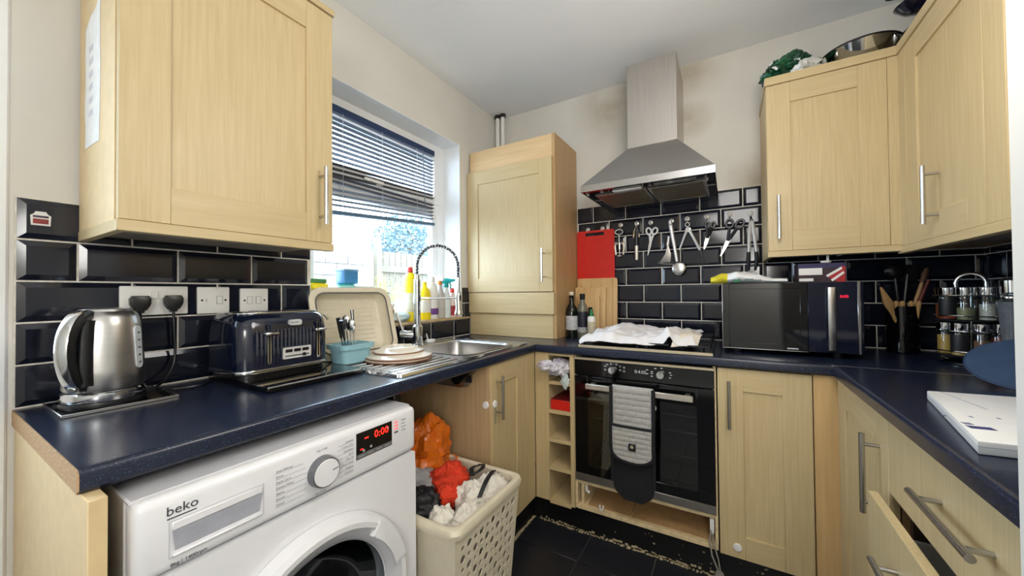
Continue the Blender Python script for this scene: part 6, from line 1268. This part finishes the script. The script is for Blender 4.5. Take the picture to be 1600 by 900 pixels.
sp = thing('spice_rack', 'chrome two-tier revolving spice rack in the right corner', 'spice rack', (0.735, 1.94, WT))
cxs, cys = 0.735, 1.94
part('base', MB().lathe([(0.06, 0.0), (0.085, 0.002), (0.087, 0.008), (0.06, 0.014), (0.0, 0.016)], (cxs, cys, WT + 0.0006), 32), chrome, sp)
part('post', MB().cyl((cxs, cys, WT + 0.01), (cxs, cys, WT + 0.27), 0.006, n=12), chrome, sp)
hr = 0.034; hd2 = Vector((0.9, -0.42, 0)).normalized()
part('carry_handle', MB().tube([Vector((cxs, cys, WT + 0.262)) + hd2 * (-hr)] + [Vector((cxs, cys, WT + 0.285)) + hd2 * (-hr * math.cos(t)) + Vector((0, 0, hr * math.sin(t))) for t in [PI * k / 12 for k in range(13)]] + [Vector((cxs, cys, WT + 0.262)) + hd2 * hr], 0.0068, 10), chrome, sp)
for zt in (0.030, 0.154):
    part('shelf', MB().lathe([(0, 0), (0.086, 0), (0.087, 0.003), (0, 0.003)], (cxs, cys, WT + zt), 32), blkm, sp)
    for zr in (0.088, 0.018): part('ring_rail', MB().tube([(cxs + 0.088 * math.cos(2 * PI * k / 32), cys + 0.088 * math.sin(2 * PI * k / 32), WT + zt + zr) for k in range(32)], 0.0022, 6, closed=True), chrome, sp)
spm = [('sand', (226, 186, 112)), ('paprika', (172, 74, 52)), ('herb', (140, 140, 104)), ('salt', (214, 208, 196)), ('pepper', (104, 90, 78)), ('chilli', (150, 74, 44)), ('mustard', (204, 166, 84)), ('clove', (128, 90, 66))]
for tier, zt in enumerate((0.0335, 0.1575)):
    for k in range(8):
        a = 2 * PI * (k + 0.3 * tier) / 8; x, y, z = cxs + 0.064 * math.cos(a), cys + 0.064 * math.sin(a), WT + zt
        nm, colr = spm[((7, 2, 4, 0, 6, 0, 7, 1), (4, 7, 0, 5, 1, 2, 3, 4))[tier][k]]
        front = -math.sin(a) * 0.86 - math.cos(a) * 0.4
        t = thing('spice_jar', '%s-coloured spice jar on the %s tier facing %s' % (nm, 'upper' if tier else 'lower', ['the right wall', 'the far right corner', 'the back wall', 'the utensil pot', 'the microwave', 'the oven', 'the room', 'the camera'][k]), 'jar', (x, y, z), group='jars on the spice rack')
        part('glass', MB().lathe([(r_ * 1.13, z_ * 1.24) for r_, z_ in [(0.0, 0), (0.0185, 0), (0.0195, 0.004), (0.0195, 0.062), (0.017, 0.068)]], (x, y, z), 16), clearglass, t)
        part('spice', MB().lathe([(r_ * 1.13, z_ * 1.24) for r_, z_ in [(0, 0.002), (0.0178, 0.002), (0.0178, 0.044 + 0.012 * math.sin(k * 2.1)), (0, 0.046 + 0.012 * math.sin(k * 2.1))]], (x, y, z), 14), mat('spice_' + nm, colr, 0.9, var=0.2, vscale=200), t)
        part('lid', MB().lathe([(r_ * 1.13, z_ * 1.24) for r_, z_ in [(0.0195, 0.066), (0.020, 0.068), (0.020, 0.090), (0.018, 0.092), (0, 0.092)]], (x, y, z), 18), chrome, t)
        if (tier, k) in ((0, 5), (1, 4)): part('label', MB().lathe([(r_ * 1.13, z_ * 1.24) for r_, z_ in [(0.0197, 0.012), (0.0199, 0.013), (0.0199, 0.058), (0.0197, 0.059)]], (x, y, z), 16), mat('black_spice_label', (28, 28, 32), 0.5, var=0.3, vscale=150), t)
pm = thing('pepper_mill', 'tall grey pepper mill with chrome top at the right edge', 'pepper mill', (0.775, 1.81, WT))
part('body', MB().lathe([(0, 0), (0.020, 0), (0.021, 0.004), (0.021, 0.03), (0.028, 0.15), (0.032, 0.222), (0.0, 0.224)], (0.775, 1.81, WT + 0.0006), 24), mat('smoked_acrylic', (104, 106, 112), 0.25, var=0.15), pm)
part('neck', MB().sphere((0.775, 1.81, WT + 0.236), (0.026, 0.026, 0.016), 20, 10), chrome, pm); part('top', MB().lathe([(0.016, 0.25), (0.026, 0.252), (0.027, 0.29), (0.02, 0.298), (0, 0.30)], (0.775, 1.81, WT + 0.0006), 24), chrome, pm)
dk = thing('round_board', 'slate-blue round board propped in front of the spice rack', 'board', (0.70, 1.60, WT))
DM = Matrix.Translation((0.70, 1.55, WT + 0.058)) @ Matrix.Rotation(math.radians(-30), 4, 'Z') @ Matrix.Rotation(math.radians(-63), 4, 'X') @ FB(0)
part('disc', MB(DM).lathe([(0, 0), (0.118, 0), (0.120, 0.003), (0.120, 0.007), (0.117, 0.010), (0, 0.010)], (0, 0, 0), 56), mat('slate_blue', (54, 78, 108), 0.75, var=0.14, vscale=18), dk); part('rim', MB(DM).tube([(0.1195 * math.cos(2 * PI * k / 56), 0.1195 * math.sin(2 * PI * k / 56), 0.005) for k in range(56)], 0.0042, 6, closed=True), mat('slate_blue_rim', (42, 62, 92), 0.6), dk)
lp = thing('white_box', 'flat white box with small printed marks on the right worktop', 'box', (0.50, 1.1, WT))
LPx = Matrix.Translation((0.0, 0.0, WT + 0.0006))
q = [(0.345, 0.925), (0.40, 0.905), (0.66, 0.955), (0.72, 1.33), (0.42, 1.312)]
q = [(0.3385, 0.885), (0.655, 0.925), (0.722, 1.305), (0.405, 1.265)]
part('box', MB(LPx).prism(q, 0, 0.022, bev=0.003), white, lp); part('lid_line', MB(LPx).prism([(x + (0.53 - x) * -0.0015, y + (1.12 - y) * -0.0015) for x, y in q], 0.0125, 0.0135), mat('box_seam', (190, 190, 200), 0.5), lp)
dA = Vector((q[1][0] - q[0][0], q[1][1] - q[0][1])).normalized(); dB = Vector((-dA.y, dA.x))
def mark(u0, u1, v0, v1, mm, nm='mark'):
    o = Vector(q[0]); P_ = [o + dA * u + dB * v for u, v in ((u0, v0), (u1, v0), (u1, v1), (u0, v1))]; part(nm, MB(LPx).prism([(p.x, p.y) for p in P_], 0.0215, 0.0225), mm, lp)
mark(0.030, 0.062, 0.070, 0.085, mat('mark_navy', (60, 66, 120), 0.5)); mark(0.034, 0.046, 0.093, 0.104, mat('mark_slate', (120, 124, 150), 0.5))
for k in range(4): mark(0.030 + k * 0.04, 0.034 + k * 0.04, 0.14 + k * 0.006, 0.148 + k * 0.006, mat('mark_slate', (120, 124, 150), 0.5))
mark(0.13, 0.134, 0.22, 0.36, mat('box_seam', (190, 190, 200), 0.5), 'fold_line')

# ================================================================ ON TOP OF THE RIGHT WALL CUPBOARDS
tz = 2.1085
gb = thing('snack_bag', 'green and white foil bag on top of the back wall cupboard', 'bag', (0.25, 2.05, tz))
fng = lambda d: 1 + 0.25 * noise.noise(d * 1.6 + Vector((2.2, 0, 0))) + 0.25 * abs(noise.noise(d * 3.6 + Vector((0, 1.2, 0)))) - 0.25 * abs(noise.noise(d * 8.0))
gm = bpy.data.materials.new('green_foil_bag'); gm.use_nodes = True
_n = gm.node_tree.nodes; _l = gm.node_tree.links; _b = _n['Principled BSDF']; _b.inputs['Roughness'].default_value = 0.22; _b.inputs['Metallic'].default_value = 0.15
_t = _n.new('ShaderNodeTexCoord'); _z = _n.new('ShaderNodeTexNoise'); _z.inputs['Scale'].default_value = 11; _c = _n.new('ShaderNodeValToRGB'); _c.color_ramp.interpolation = 'CONSTANT'
_c.color_ramp.elements[0].color = (*s2l((14, 84, 50)), 1); _c.color_ramp.elements[1].color = (*s2l((226, 228, 226)), 1); _c.color_ramp.elements[1].position = 0.56
_e = _c.color_ramp.elements.new(0.44); _e.color = (*s2l((10, 60, 38)), 1)
_l.new(_t.outputs['Object'], _z.inputs['Vector']); _l.new(_z.outputs['Fac'], _c.inputs['Fac']); _l.new(_c.outputs['Color'], _b.inputs['Base Color'])
part('film', MB().sphere((0.248, 2.05, tz + 0.056), (0.098, 0.08, 0.064), 44, 28, fn=fng), gm, gb, smooth=25)
part('sealed_end', MB().sheet(lambda a, b: (0.165 - 0.018 * a, 2.02 + 0.06 * b, tz + 0.012 + 0.012 * math.sin(b * 9) * a + 0.01 * a), 4, 16, 0.001), mat('navy_film', (24, 34, 96), 0.3), gb)
pn_ = thing('frying_pan', 'steel frying pan on top of the corner wall cupboards', 'pan', (0.50, 2.10, tz))
part('pan', MB().lathe([(0, 0.001), (0.098, 0.001), (0.112, 0.012), (0.130, 0.082), (0.134, 0.086), (0.1335, 0.088), (0.127, 0.084), (0.108, 0.014), (0.095, 0.005), (0, 0.004)], (0.498, 2.115, tz), 48), chrome, pn_); part('rim', MB().tube([(0.498 + 0.1335 * math.cos(2 * PI * k / 48), 2.115 + 0.1335 * math.sin(2 * PI * k / 48), tz + 0.087) for k in range(48)], 0.0032, 6, closed=True), blk, pn_)
part('handle', MB().tube([(0.61, 2.035, tz + 0.075), (0.63, 1.99, tz + 0.085), (0.64, 1.93, tz + 0.088)], [0.009, 0.011, 0.012], 10), blk, pn_)
scp = thing('saucepan', 'steel saucepan in the corner on top of the wall cupboards', 'pan', (0.745, 2.06, tz))
part('pan', MB().lathe([(0, 0.001), (0.09, 0.001), (0.096, 0.006), (0.096, 0.072), (0.099, 0.074), (0.093, 0.074), (0.092, 0.01), (0, 0.006)], (0.765, 2.06, tz), 40), chrome, scp); part('handle', MB().tube([(0.71, 1.985, tz + 0.06), (0.70, 1.945, tz + 0.066), (0.695, 1.905, tz + 0.066)], [0.008, 0.010, 0.009], 10), blk, scp)
LMx = loc(0.765, 2.06, tz + 0.0785)
lid_ = part('lid', MB(LMx).lathe([(0.095, 0), (0.08, 0.012), (0.03, 0.022), (0, 0.024)], (0, 0, 0), 32), clearglass, scp, 'glass lid')
part('lid_rim', MB(LMx).tube([(0.095 * math.cos(2 * PI * k / 40), 0.095 * math.sin(2 * PI * k / 40), 0) for k in range(40)], 0.004, 6, closed=True), chrome, lid_)
wk_ = thing('wok', 'dark blue wok stacked on the saucepan by the right wall', 'wok', (0.69, 1.98, tz + 0.11))
denam = mat('dark_blue_enamel', (20, 20, 44), 0.15, var=0.1, coat=0.3)
part('bowl', MB(loc(0.685, 1.975, tz + 0.155, 0, math.radians(8), math.radians(-10))).lathe([(0, -0.030), (0.05, -0.027), (0.09, -0.008), (0.112, 0.018), (0.114, 0.021), (0.109, 0.02), (0.086, -0.003), (0, -0.022)], (0, 0, 0), 40), denam, wk_); part('handle', MB().tube([(0.59, 1.93, tz + 0.165), (0.56, 1.915, tz + 0.168), (0.53, 1.905, tz + 0.165)], [0.009, 0.011, 0.009], 10), denam, wk_)
gbx = thing('storage_box', 'grey plastic box at the right edge on top of the right wall cupboard', 'box', (0.73, 1.76, tz)); part('body', MB().prism(rrect(0.622, 0.85, 1.66, 1.86, 0.02), tz + 0.0006, tz + 0.145, bev=0.004), mat('slate_grey_plastic', (86, 90, 104), 0.5), gbx); part('lid', MB().prism(rrect(0.616, 0.856, 1.654, 1.866, 0.022), tz + 0.145, tz + 0.16, bev=0.004), mat('slate_grey_lid', (72, 74, 88), 0.5), gbx)
